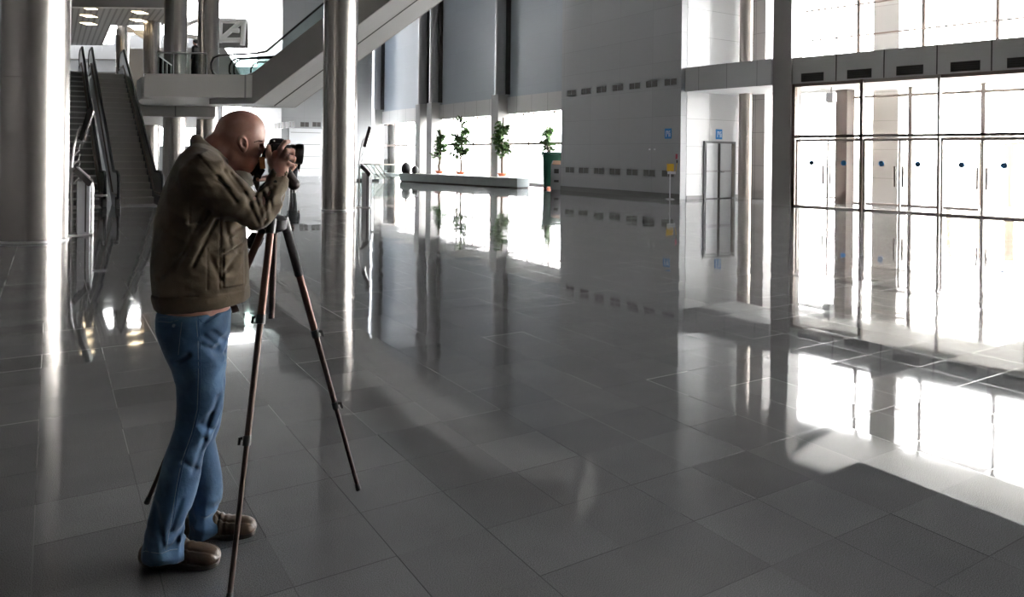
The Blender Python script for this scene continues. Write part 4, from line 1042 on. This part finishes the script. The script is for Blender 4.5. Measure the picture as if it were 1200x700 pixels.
# folds
sl_c = J(285, 243, -.16); el_c = J(302, 250, -.16)
g1 = folds(3, 5, 95, .0085, (.5, .1, .85)); g2 = folds(5, 5, 120, .0095, (-.75, .2, .35)); g3 = folds(8, 6, 55, .0085, (.75, .1, .45)); g4 = folds(11, 5, 140, .0040, (.2, .1, 1)); g5 = folds(14, 5, 60, .0045)
K.warp(lambda X, Y, Z: g1(X, Y, Z)*blob(X, Y, Z, J(252, 196, -.2), .09)*.9 + g2(X, Y, Z)*(blob(X, Y, Z, J(308, 240, -.16), .085)+.5*blob(X, Y, Z, J(322, 215, -.1), .06)))
K.warp(lambda X, Y, Z: g3(X, Y, Z)*blob(X, Y, Z, J(240, 285, -.2), .16)*1.1 + g5(X, Y, Z)*.55 + g4(X, Y, Z)*blob(X, Y, Z, J(270, 310, -.2), .11))
# waistband, pocket and seams as real relief
def band(X, Y, Z):
    t = Z-(J(182, 344, 0)[2]+(X-J(182, 362)[0])*.06)
    return -.0035*(t < 0)*1.0+.0035*np.exp(-(t/.004)**2)
K.warp(band, (-.22, -.31, .80), (.50, .34, 1.02))
def groove(pa, pb, w=.0035, dep=.004, y1=0.0):
    a, b_ = J(*pa, -.19), J(*pb, -.19)
    ux, uz = b_[0]-a[0], b_[2]-a[2]; Ln = math.hypot(ux, uz); ux /= Ln; uz /= Ln
    def f(X, Y, Z):
        t = (X-a[0])*ux+(Z-a[2])*uz; dd_ = np.abs(-(X-a[0])*uz+(Z-a[2])*ux)
        tt = np.clip(t, 0, Ln); dist = np.sqrt(dd_**2+(t-tt)**2)
        return dep*np.exp(-(dist/w)**2)*(Y < y1)
    K.warp(f)
for q in (((262, 200), (282, 226)), ((270, 203), (294, 236)), ((255, 206), (276, 236)), ((286, 226), (303, 262)), ((299, 232), (309, 262)), ((309, 228), (312, 258)), ((316, 222), (318, 246)), ((322, 220), (306, 244)), ((247, 250), (214, 302)), ((240, 246), (205, 318)), ((253, 258), (226, 312)), ((233, 262), (222, 262))): groove(q[0], q[1], .008, .0085)
for q in (((266, 318), (280, 300)), ((246, 300), (258, 330)), ((186, 330), (214, 300)), ((264, 262), (270, 290)), ((276, 272), (288, 268)), ((270, 280), (288, 284))): groove(q[0], q[1], .009, .007)
groove((243, 292), (243, 340)); groove((259, 250), (257, 340)); groove((243, 296), (262, 294)); groove((262, 300), (289, 287), .004, .006); groove((262, 298), (262, 338)); groove((222, 215), (222, 300), .003, .0025)
groove((178, 300), (240, 302), .003, .002); groove((232, 182), (256, 210), .003, .003); groove((252, 212), (270, 222), .003, .004)
def pocket(X, Y, Z):
    a, b_ = J(262, 338, -.18), J(288, 298, -.18)
    return -.004*((X > a[0]) & (X < b_[0]) & (Z > a[2]) & (Z < b_[2]) & (Y < -.02))
K.warp(pocket)
jk = K.mesh('jacket', M_jacket, man)
strip(K, [(259, 248), (258, 280), (257, 338)], .0016, 'jacket_seam', M_jseam, jk, .0005)
strip(K, [(243, 290), (243, 338)], .0014, 'jacket_seam', M_jseam, jk, .0005)
strip(K, [(255, 210), (263, 216), (272, 220)], .0022, 'sleeve_tab', M_jseam, jk, .0)
p = J(324.5, 214, -.2); y = K.hit(p[0], p[2])
if y is not None: MB().lathe([(.0065, 0), (.0065, .003)], (p[0], y-.002, p[2]), 14, axis=(0, 1, 0)).build('cuff_button', M_dark, jk)
# shirt at the throat
S = Field(J(262, 232, -.12), J(306, 190, .16), .003)
S.cone(J(272, 207, .02), J(285, 211, .02), .045, .034, .02); S.cone(J(285, 208, -.02), J(290, 214, .04), .026, .022, .02)
S.warp(folds(21, 4, 110, .003)); S.mesh('shirt', M_shirt, man)
# --- jeans -------------------------------------------------------------
N_ = Field((-.25, -.30, .02), (.22, .36, 1.0), .0038)
def rowsz(lst, dd, shrink=0):
    return [(J((l+r)/2, y, dd)[2], (J(l, y, dd)[0]+J(r, y, dd)[0])/2, dd+o, (J(r, y, dd)[0]-J(l, y, dd)[0])/2-shrink, b_-shrink) for y, l, r, b_, o in lst]
N_.stack(rowsz([(361, 184, 271.5, .152, 0), (372, 181.5, 271, .162, 0), (385, 182, 270, .170, 0), (398, 186.5, 269, .175, 0), (412, 192, 267, .172, 0), (425, 199, 265, .165, 0), (436, 203, 263, .15, 0)], .012), .02, pw=2.3)
N_.stack(rowsz([(415, 196, 262, .085, .005), (431, 203, 262.5, .090, 0), (446, 205, 263, .088, 0), (465, 206.5, 263, .085, 0), (480, 206, 262, .082, 0), (500, 203.5, 258, .078, 0), (513, 198.5, 250, .076, 0), (526, 193.5, 243, .074, 0), (540, 190, 238, .073, 0), (560, 184.5, 235.5, .076, 0), (574, 181, 232.5, .080, 0), (594, 176, 227, .084, 0), (617, 170, 218, .088, 0), (630, 167, 216.5, .09, 0), (642, 165, 222, .09, 0), (650, 164, 223, .088, 0), (653.5, 165.5, 220, .083, 0)], -.072), .022)
N_.stack(rowsz([(415, 208, 262, .085, 0), (446, 212, 265, .09, 0), (480, 214, 262, .084, 0), (500, 214, 259, .080, 0), (517, 214, 252, .078, 0), (540, 216, 257.5, .076, 0), (560, 217, 261, .076, 0), (574, 218, 262, .078, 0), (588, 219, 260.5, .080, 0), (600, 220, 252, .082, 0), (611, 220, 260, .083, 0), (618, 219, 262, .083, 0), (628, 218, 252, .082, 0)], .110), .022)
# hollow hems over the shoes
N_.stack(rowsz([(664, 169, 217, .078, 0), (650, 169, 217, .078, 0), (643, 175, 208, .06, 0)], -.072), 0, 'cut')
# hem dips to the heel
hz = J(200, 654, -.085)[2]
g6 = folds(31, 5, 70, .0075, (.35, .1, .8)); g7 = folds(33, 5, 105, .0085, (.5, .1, .7)); g8 = folds(35, 4, 45, .0030)
N_.warp(lambda X, Y, Z: g6(X, Y, Z)*(blob(X, Y, Z, J(255, 410, -.1), .10)+1.0*blob(X, Y, Z, J(240, 500, -.1), .10)) + g7(X, Y, Z)*(1.3*blob(X, Y, Z, J(208, 632, -.09), .09)+blob(X, Y, Z, J(250, 600, .1), .09)) + g8(X, Y, Z)*.6)
def Ng(pa, pb, w=.004, dep=.005, lim=.05):
    a, b_ = J(*pa, -.17), J(*pb, -.17); ux, uz = b_[0]-a[0], b_[2]-a[2]; Ln = math.hypot(ux, uz); ux /= Ln; uz /= Ln
    def f(X, Y, Z):
        t = (X-a[0])*ux+(Z-a[2])*uz; dd_ = np.abs(-(X-a[0])*uz+(Z-a[2])*ux); tt = np.clip(t, 0, Ln)
        return dep*np.exp(-((dd_**2+(t-tt)**2)/w**2))*(Y < lim)
    N_.warp(f)
for q in (((236, 405), (262, 422)), ((245, 412), (262, 430)), ((250, 392), (264, 408)), ((206, 428), (220, 418)), ((247, 490), (238, 520)), ((256, 470), (244, 500)), ((240, 520), (226, 560)), ((212, 590), (200, 625)), ((222, 612), (206, 640)), ((182, 600), (190, 640)), ((240, 396), (255, 412)), ((238, 382), (250, 372)), ((248, 510), (236, 500)), ((232, 560), (214, 545))): Ng(*q, .010, .0065)
N_.warp(lambda X, Y, Z: -.004*np.exp(-(((X-J(205, 182)[0])/.006)**2))*0)
je = N_.mesh('jeans', M_jeans, man)
strip(N_, [(229, 366), (232, 400), (232.5, 440), (231, 480), (224, 510), (213, 540), (207, 570), (202, 600), (197, 630), (194, 650)], .0013, 'side_seam', M_stitch, je, .0004)
strip(N_, [(231.5, 366), (234.5, 400), (235, 440), (233.5, 480), (226.5, 510), (215.5, 540), (209.5, 570), (204.5, 600), (199.5, 630)], .0018, 'side_seam', M_seam, je, .0003)
strip(N_, [(185, 377), (200, 378), (211, 375)], .0016, 'pocket_edge', M_stitch, je, .0004); strip(N_, [(213, 378), (211, 395), (208.5, 420)], .0014, 'pocket_edge', M_stitch, je, .0004)
strip(N_, [(182, 371), (200, 372.5), (229, 372)], .0015, 'waistband_stitch', M_stitch, je, .0004)
strip(N_, [(233, 374), (240, 380), (262, 366)], .0015, 'pocket_edge', M_seam, je, .0004)
strip(N_, [(167, 646), (190, 649), (216, 646)], .0015, 'hem_stitch', M_stitch, je, .0004)
p = J(203.5, 383, -.15); y = N_.hit(p[0], p[2])
if y is not None: MB().lathe([(.0062, 0), (.0062, .003)], (p[0], y-.002, p[2]), 14, axis=(0, 1, 0)).build('rivet_button', M_stitch, je)
# belt end hanging at the front
MB().ribbon([J(271, 358, .0), J(275, 361, -.01), J(276.5, 366, -.012)], (0, 1, 0), .026, .004).build('belt_end', mat('belt_leather', (.04, .022, .014), .5), man)
# --- shoes -------------------------------------------------------------
def shoe(heel, toe):
    a = to_man(G(*heel)); b_ = to_man(G(*toe)); Ls = (b_-a).length; dv_ = b_-a; yaw_ = math.atan2(dv_.y, dv_.x)
    Fs = Field((-.03, -.075, -.01), (Ls+.03, .075, .15), .0026)
    # upper: slices along the length
    ups = [(.02, .030, .052, .036), (.10, .038, .060, .040), (.22, .044, .064, .041), (.34, .045, .058, .041), (.5, .043, .050, .042), (.66, .041, .044, .046), (.80, .038, .040, .047), (.92, .034, .034, .040)]
    for i in range(len(ups)-1):
        (f0, z0, h0, w0), (f1, z1, h1, w1) = ups[i], ups[i+1]
        Fs.ell((f0*Ls, 0, z0), (.045, w0, h0*.85), .02)
    f0, z0, h0, w0 = ups[-1]; Fs.ell((f0*Ls-.008, 0, .032), (.035, .040, .028), .02)
    Fs.ell((.36*Ls, 0, .075), (.05, .030, .030), .02)                      # tongue / instep
    Fs.F = np.maximum(Fs.F, (.012-(Fs.lo[2]+Fs.h*np.arange(Fs.n[2], dtype=np.float32)))[None, None, :])
    # apron seam and wrinkles
    def rl(X, Y, Z):
        e = np.sqrt(((X-.72*Ls)/.085)**2+(Y/.030)**2)
        return .0035*np.exp(-((e-1)/.10)**2)*(Z > .035)+.003*np.exp(-((X-.50*Ls+.15*np.abs(Y))/.005)**2)*(Z > .03)+.0015*np.sin(X*260)*np.exp(-((X-.56*Ls)/.03)**2)
    Fs.warp(rl)
    up_o = Fs.mesh('shoe', M_shoe, man); up_o.location = (a[0], a[1], 0); up_o.rotation_euler = (0, 0, yaw_)
    Fo = Field((-.03, -.075, -.006), (Ls+.03, .075, .04), .0026)
    Fo.stack([(0.0, 0.5*Ls, 0, .5*Ls-.002, .047), (.016, .5*Ls, 0, .5*Ls+.004, .050), (.022, .5*Ls, 0, .5*Ls, .047)], .0, pw=2.9, zcap=.004)
    Fo.ell((.44*Ls, -.055, .005), (.05, .012, .05), .01, op='cut'); Fo.ell((.44*Ls, 0, -.004), (.03, .08, .010), .005, op='cut')
    so = Fo.mesh('sole', M_sole, up_o)
    MB().tube([(.30*Ls, -.041, .055), (.36*Ls, -.030, .088), (.40*Ls, 0, .098), (.36*Ls, .030, .088), (.30*Ls, .041, .055)], .0055, 8).build('strap', mat('dark_leather', (.045, .026, .015), .45), up_o, smooth=True)
    return up_o
shoe((174, 659), (256, 663)); shoe((217, 631), (299, 626))
# ------------------------------------------------------------------ camera on the tripod
Dc = .045                                             # lens axis depth
M_cam = mat('camera_black', (.016, .015, .015), .38, bump=(500, .3)); M_ring = mat('lens_ring', (.03, .028, .027), .25, .3); M_lensglass = mat('lens_glass', (.02, .025, .05), .05, 0, 1.0)
org = Vector(J(328, 205, Dc)); orgw = Matrix.Rotation(RZ, 4, 'Z') @ org + base
cam_t = thing('photo_camera', orgw, 'black digital camera with stubby zoom lens held at the man\'s eye', 'camera', rz=RZ)
def JC(px, py, dd=Dc): return Vector(J(px, py, dd))-org
b_ = MB(); b_.box(JC(315.5, 182)[0], JC(334, 182)[0], -.072, .072, .002, .128); b_.bevel(.010, 3).build('camera_body', M_cam, cam_t, smooth=True)
b_ = MB(); b_.box(JC(330, 182)[0], JC(340, 182)[0], -.078, -.040, .01, .118); b_.bevel(.012, 3).build('hand_grip', M_cam, cam_t, smooth=True)
Fp = Field((-.06, -.06, .10), (.07, .06, .18), .0025)
Fp.stack([(.118, JC(325, 182)[0], 0, .036, .040), (.138, JC(325, 182)[0], 0, .033, .030), (.150, JC(324.5, 182)[0], 0, .025, .020)], 0, pw=3, zcap=.012); Fp.mesh('viewfinder_hump', M_cam, cam_t)
b_ = MB(); b_.box(JC(313, 182)[0], JC(316, 182)[0], -.020, .022, .095, .128); b_.bevel(.006).build('eyecup', M_rubber, cam_t)
zc = JC(340, 179.5)[2]; ax = Vector((1, 0, -.06))
x0 = JC(334, 179)[0]
b_ = MB(); b_.lathe([(.037, 0), (.037, .006), (.034, .008), (.034, .018), (.0365, .02), (.0365, .036), (.035, .038), (.0405, .044), (.0425, .050), (.0425, .068), (.041, .070), (.036, .070), (.034, .060)], (x0, 0, zc), 40, axis=ax).build('lens', M_cam, cam_t, smooth=True)
ln = cam_t.children[-1]
for h_ in (.024, .028, .032): MB().lathe([(.0372, 0), (.0372, .002)], Vector((x0, 0, zc))+ax.normalized()*h_, 40, axis=ax).build('zoom_ring', M_rubber, ln)
MB().lathe([(.034, 0), (.034, .001)], Vector((x0, 0, zc))+ax.normalized()*.061, 32, axis=ax).build('front_glass', M_lensglass, ln)
MB().lathe([(.010, 0), (.010, .006)], JC(319, 166, -.04+Dc), 18).build('mode_dial', M_cam, cam_t)
MB().lathe([(.006, 0), (.006, .005)], JC(336, 169.5, -.055+Dc), 14).build('shutter_button', M_steel, cam_t)
MB().ribbon([JC(314.5, 172, -.028), JC(310, 180, -.045), JC(307.5, 187, -.05), JC(306.5, 191, -.05)], (0, 1, .0), .014, .003).build('neck_strap', M_black, cam_t)
MB().ribbon([JC(307, 184, -.052), JC(307.5, 190, -.055), JC(308, 198, -.05)], (.2, 1, 0), .020, .004).build('strap_pad', mat('tan_leather', (.42, .17, .05), .55), cam_t)
MB().ribbon([JC(307.5, 197, -.048), JC(303, 204, -.03), JC(300, 213, .0), JC(303, 222, .04), JC(313, 216, .05)], (.3, 1, 0), .028, .003).build('strap_loop', M_black, cam_t)
# ------------------------------------------------------------------ tripod
hubw = P(322.5, 258, 2.96)
M_leg = mat('tripod_anodised', (.085, .045, .035), .3, .75); M_leg2 = mat('tripod_inner_leg', (.05, .032, .028), .3, .7); M_foam = mat('tripod_foam', (.012, .011, .011), .8)
tri = thing('tripod', (hubw.x, hubw.y, 0), 'dark bronze three-legged camera tripod with black clamps standing before the man', 'tripod')
T0 = Vector((hubw.x, hubw.y, 0)); hub = hubw-T0
feet = [P(268.2, 707, 2.50), P(420, 577.5, 3.36), P(172, 594, 3.21)]
M_clamp = mat('tripod_clamp', (.014, .013, .013), .35)
for i, f in enumerate(feet):
    f = f-T0; f.z = .012
    out = Vector((f.x, f.y, 0)).normalized(); top = hub+out*.045+Vector((0, 0, -.005)); dv = f-top
    Q = lambda s: top+dv*s
    c1, c2 = ((.285, .61) if i == 0 else (.39, .66))
    MB().tube([Q(.01), Q(c1)], .0150, 16).build('leg', M_leg, tri, smooth=True); lg = tri.children[-1]
    MB().tube([Q(c1), Q(c2)], .0122, 16).build('middle_section', M_leg2, lg, smooth=True)
    MB().tube([Q(c2), Q(.985)], .0098, 16).build('lower_section', M_leg2, lg, smooth=True)
    MB().tube([Q(.975), Q(1.0)], [.0115, .013], 14).build('rubber_foot', M_rubber, lg, smooth=True)
    MB().tube([Q(-.01), Q(.035)], .0195, 14).build('leg_joint', M_clamp, lg, smooth=True)
    if i == 1: MB().tube([Q(.035), Q(.185)], .0185, 16).build('foam_grip', M_foam, lg, smooth=True)
    for c_, r_ in ((c1, .0185), (c2, .0155)):
        MB().tube([Q(c_-.013), Q(c_+.013)], r_, 16).build('leg_clamp', M_clamp, lg, smooth=True)
        sd = dv.normalized().cross(out).normalized(); fwd_l = sd.cross(dv.normalized())
        rt = Vector((cy, -sy, 0))*(-1 if i == 0 else 1)
        MB().tube([Q(c_-.006)+rt*r_, Q(c_-.006)+rt*(r_+.012), Q(c_+.012)+rt*(r_+.013)], [.008, .007, .005], 8).build('clamp_lever', M_clamp, lg, smooth=True)
MB().lathe([(.02, -.05), (.045, -.035), (.048, .0), (.035, .015), (.022, .02)], hub, 24).build('hub', M_clamp, tri, smooth=True)
cb_ = P(308.5, 371, 2.98)-T0
MB().tube([hub+Vector((0, 0, .05)), Vector((hub.x-.012, hub.y-.004, cb_.z))], .0125, 14).build('centre_column', M_leg2, tri, smooth=True)
MB().tube([hub+Vector((0, 0, .02)), hub+Vector((0, 0, .06))], .021, 14).build('column_collar', M_clamp, tri, smooth=True)
ctop = (orgw-T0); 
MB().tube([hub+Vector((0, 0, .06)), hub+Vector((0, 0, .10)), ctop+Vector((0, 0, -.05)), ctop+Vector((0, 0, -.012))], [.022, .030, .028, .024], 16).build('tripod_head', M_clamp, tri, smooth=True)
b_ = MB(); b_.lathe([(.030, -.012), (.032, -.004), (.028, .0)], ctop, 20).build('quick_release_plate', M_clamp, tri, smooth=True)
kn = P(340.5, 211, 2.99)-T0; k0 = P(331, 200+18, 3.0)-T0
MB().tube([ctop+Vector((0, 0, -.05)), k0, kn+(kn-k0)*.0], [.007, .007, .01], 8).build('pan_handle', M_leg2, tri, smooth=True)
Fk = Field(tuple(kn-Vector((.06, .06, .07))), tuple(kn+Vector((.06, .06, .07))), .003)
Fk.cone(tuple(kn+Vector((-.01, .0, .022))), tuple(kn+Vector((.012, -.008, -.018))), .021, .024, 0); Fk.mesh('handle_grip', mat('grip_dark_brown', (.03, .016, .014), .5), tri)
pr = P(298, 283, 3.04)-T0
b_ = MB(); b_.lathe([(.012, -.035), (.028, -.03), (.032, 0), (.028, .03), (.012, .035)], pr, 16, axis=(.6, 0, 1)).build('hanging_pouch', M_foam, tri, smooth=True)
# ------------------------------------------------------------------ two people in the distance
def far_person(loc, h, label, top, trousers, hair, rz, stride=.12):
    t = thing('person', loc, label, 'person', rz=rz)
    s = h/1.75
    def V(*a): return tuple(x*s for x in a)
    Fb = Field(V(-.35, -.35, 0), V(.35, .35, 1.8), .014)
    Fb.ell(V(.02, 0, 1.63), V(.095, .075, .115), .02); Fb.cone(V(0, 0, 1.45), V(.01, 0, 1.55), .055*s, .05*s, .02); Fb.ell(V(.10, 0, 1.62), V(.018, .014, .02), .01)
    Fb.stack([(z*s, 0, 0, a*s, b_*s) for z, a, b_ in ((.85, .10, .16), (1.0, .10, .145), (1.15, .105, .155), (1.35, .115, .19), (1.44, .08, .17))], .03)
    for sd in (-1, 1):
        Fb.chain([V(0, sd*.19, 1.38), V(-.03*sd, sd*.23, 1.12), V(.08, sd*.21, .90)], [.045*s, .038*s, .03*s], .02)
        Fb.cone(V(.08, sd*.21, .90), V(.11, sd*.21, .82), .03*s, .02*s, .02)
        for q in range(4): Fb.cone(V(.10+.012*q, sd*.21, .84), V(.11+.014*q, sd*.205, .77), .011*s, .009*s, .004)
        Fb.chain([V(0, sd*.09, .9), V(sd*stride*.5+.03, sd*.09, .5), V(sd*stride, sd*.09, .08)], [.085*s, .06*s, .045*s], .02)
        Fb.cone(V(sd*stride-.02, sd*.09, .045), V(sd*stride+.15, sd*.1, .035), .042*s, .032*s, .02)
    bd_ = Fb.mesh('body', M_skin, t)
    Fj = Field(V(-.35, -.38, .75), V(.35, .38, 1.6), .014)
    Fj.stack([(z*s, 0, 0, a*s, b_*s) for z, a, b_ in ((.83, .135, .19), (1.0, .13, .175), (1.15, .13, .185), (1.35, .14, .215), (1.45, .09, .17), (1.5, .06, .07))], .03)
    for sd in (-1, 1): Fj.chain([V(0, sd*.20, 1.38), V(-.03*sd, sd*.245, 1.12), V(.07, sd*.215, .93)], [.068*s, .056*s, .046*s], .02)
    Fj.mesh('jacket', top, t)
    Ft = Field(V(-.3, -.25, .04), V(.35, .25, .98), .014)
    Ft.stack([(z*s, 0, 0, a*s, b_*s) for z, a, b_ in ((.78, .115, .175), (.95, .115, .165))], .03)
    for sd in (-1, 1): Ft.chain([V(0, sd*.09, .84), V(sd*stride*.5+.03, sd*.09, .5), V(sd*stride, sd*.09, .1)], [.095*s, .075*s, .062*s], .02)
    Ft.mesh('trousers', trousers, t)
    Fh = Field(V(-.15, -.15, 1.5), V(.2, .15, 1.8), .012); Fh.ell(V(.0, 0, 1.655), V(.105, .085, .11), .01); Fh.cone(V(.10, 0, 1.60), V(.2, 0, 1.60), .05*s, .06*s, .01, 'cut'); Fh.mesh('hair', hair, t)
    for sd in (-1, 1): MB().extr([V(sd*stride-.09, sd*.09-.045, .0), V(sd*stride+.19, sd*.09-.045, 0), V(sd*stride+.18, sd*.09-.045, .05), V(sd*stride-.02, sd*.09-.045, .1), V(sd*stride-.09, sd*.09-.045, .09)], (0, .09*s, 0)).bevel(.012).build('shoe', M_black, t)
M_cl1 = mat('dark_coat', (.03, .035, .045), .8); M_cl2 = mat('grey_trousers', (.10, .105, .115), .8); M_hair = mat('dark_hair', (.02, .015, .012), .7); M_cl3 = mat('black_coat', (.02, .02, .02), .8)
q = G(343.5, 223.5); far_person((q.x, q.y, 0), 1.72, 'person in dark coat and grey trousers walking far off behind the lens', M_cl1, M_cl2, M_hair, -YAW+PI*.5)
q = W(ray2(229, 60)[0]*30.6, 30.6); far_person((q.x, q.y, ZM), 1.74, 'person in black standing on the mezzanine between the tall columns', M_cl3, M_cl3, M_hair, -YAW+PI, .04)

# ------------------------------------------------------------------ light and camera
w = bpy.data.worlds.new('overcast_sky'); SC.world = w; w.use_nodes = True
bg = w.node_tree.nodes['Background']; bg.inputs[0].default_value = (.975, .985, 1.0, 1); bg.inputs[1].default_value = 20.0
cam = bpy.data.cameras.new('camera'); co = bpy.data.objects.new('camera', cam); C.objects.link(co)
cam.sensor_width = 36; cam.lens = F_PX/1200*36; cam.shift_y = -(350-PY0)/1200; cam.clip_end = 500
right = Vector((cy, -sy, 0)); fwd = Vector((sy, cy, 0)); up_ = Vector((0, 0, 1))
X_ = right*cr+up_*sr; Y_ = -right*sr+up_*cr
mw = Matrix(((X_.x, Y_.x, -fwd.x, 0), (X_.y, Y_.y, -fwd.y, 0), (X_.z, Y_.z, -fwd.z, CAM_H), (0, 0, 0, 1)))
co.matrix_world = mw
SC.camera = co
SC.view_settings.view_transform = 'Standard'; SC.view_settings.look = 'None'; SC.view_settings.gamma = 1
SC.view_settings.exposure = 0.82; SC.view_settings.use_curve_mapping = False
SC.cycles.max_bounces = 10; SC.cycles.diffuse_bounces = 5; SC.cycles.glossy_bounces = 5; SC.cycles.transparent_max_bounces = 16
SC.cycles.use_denoising = True; SC.cycles.sample_clamp_indirect = 8
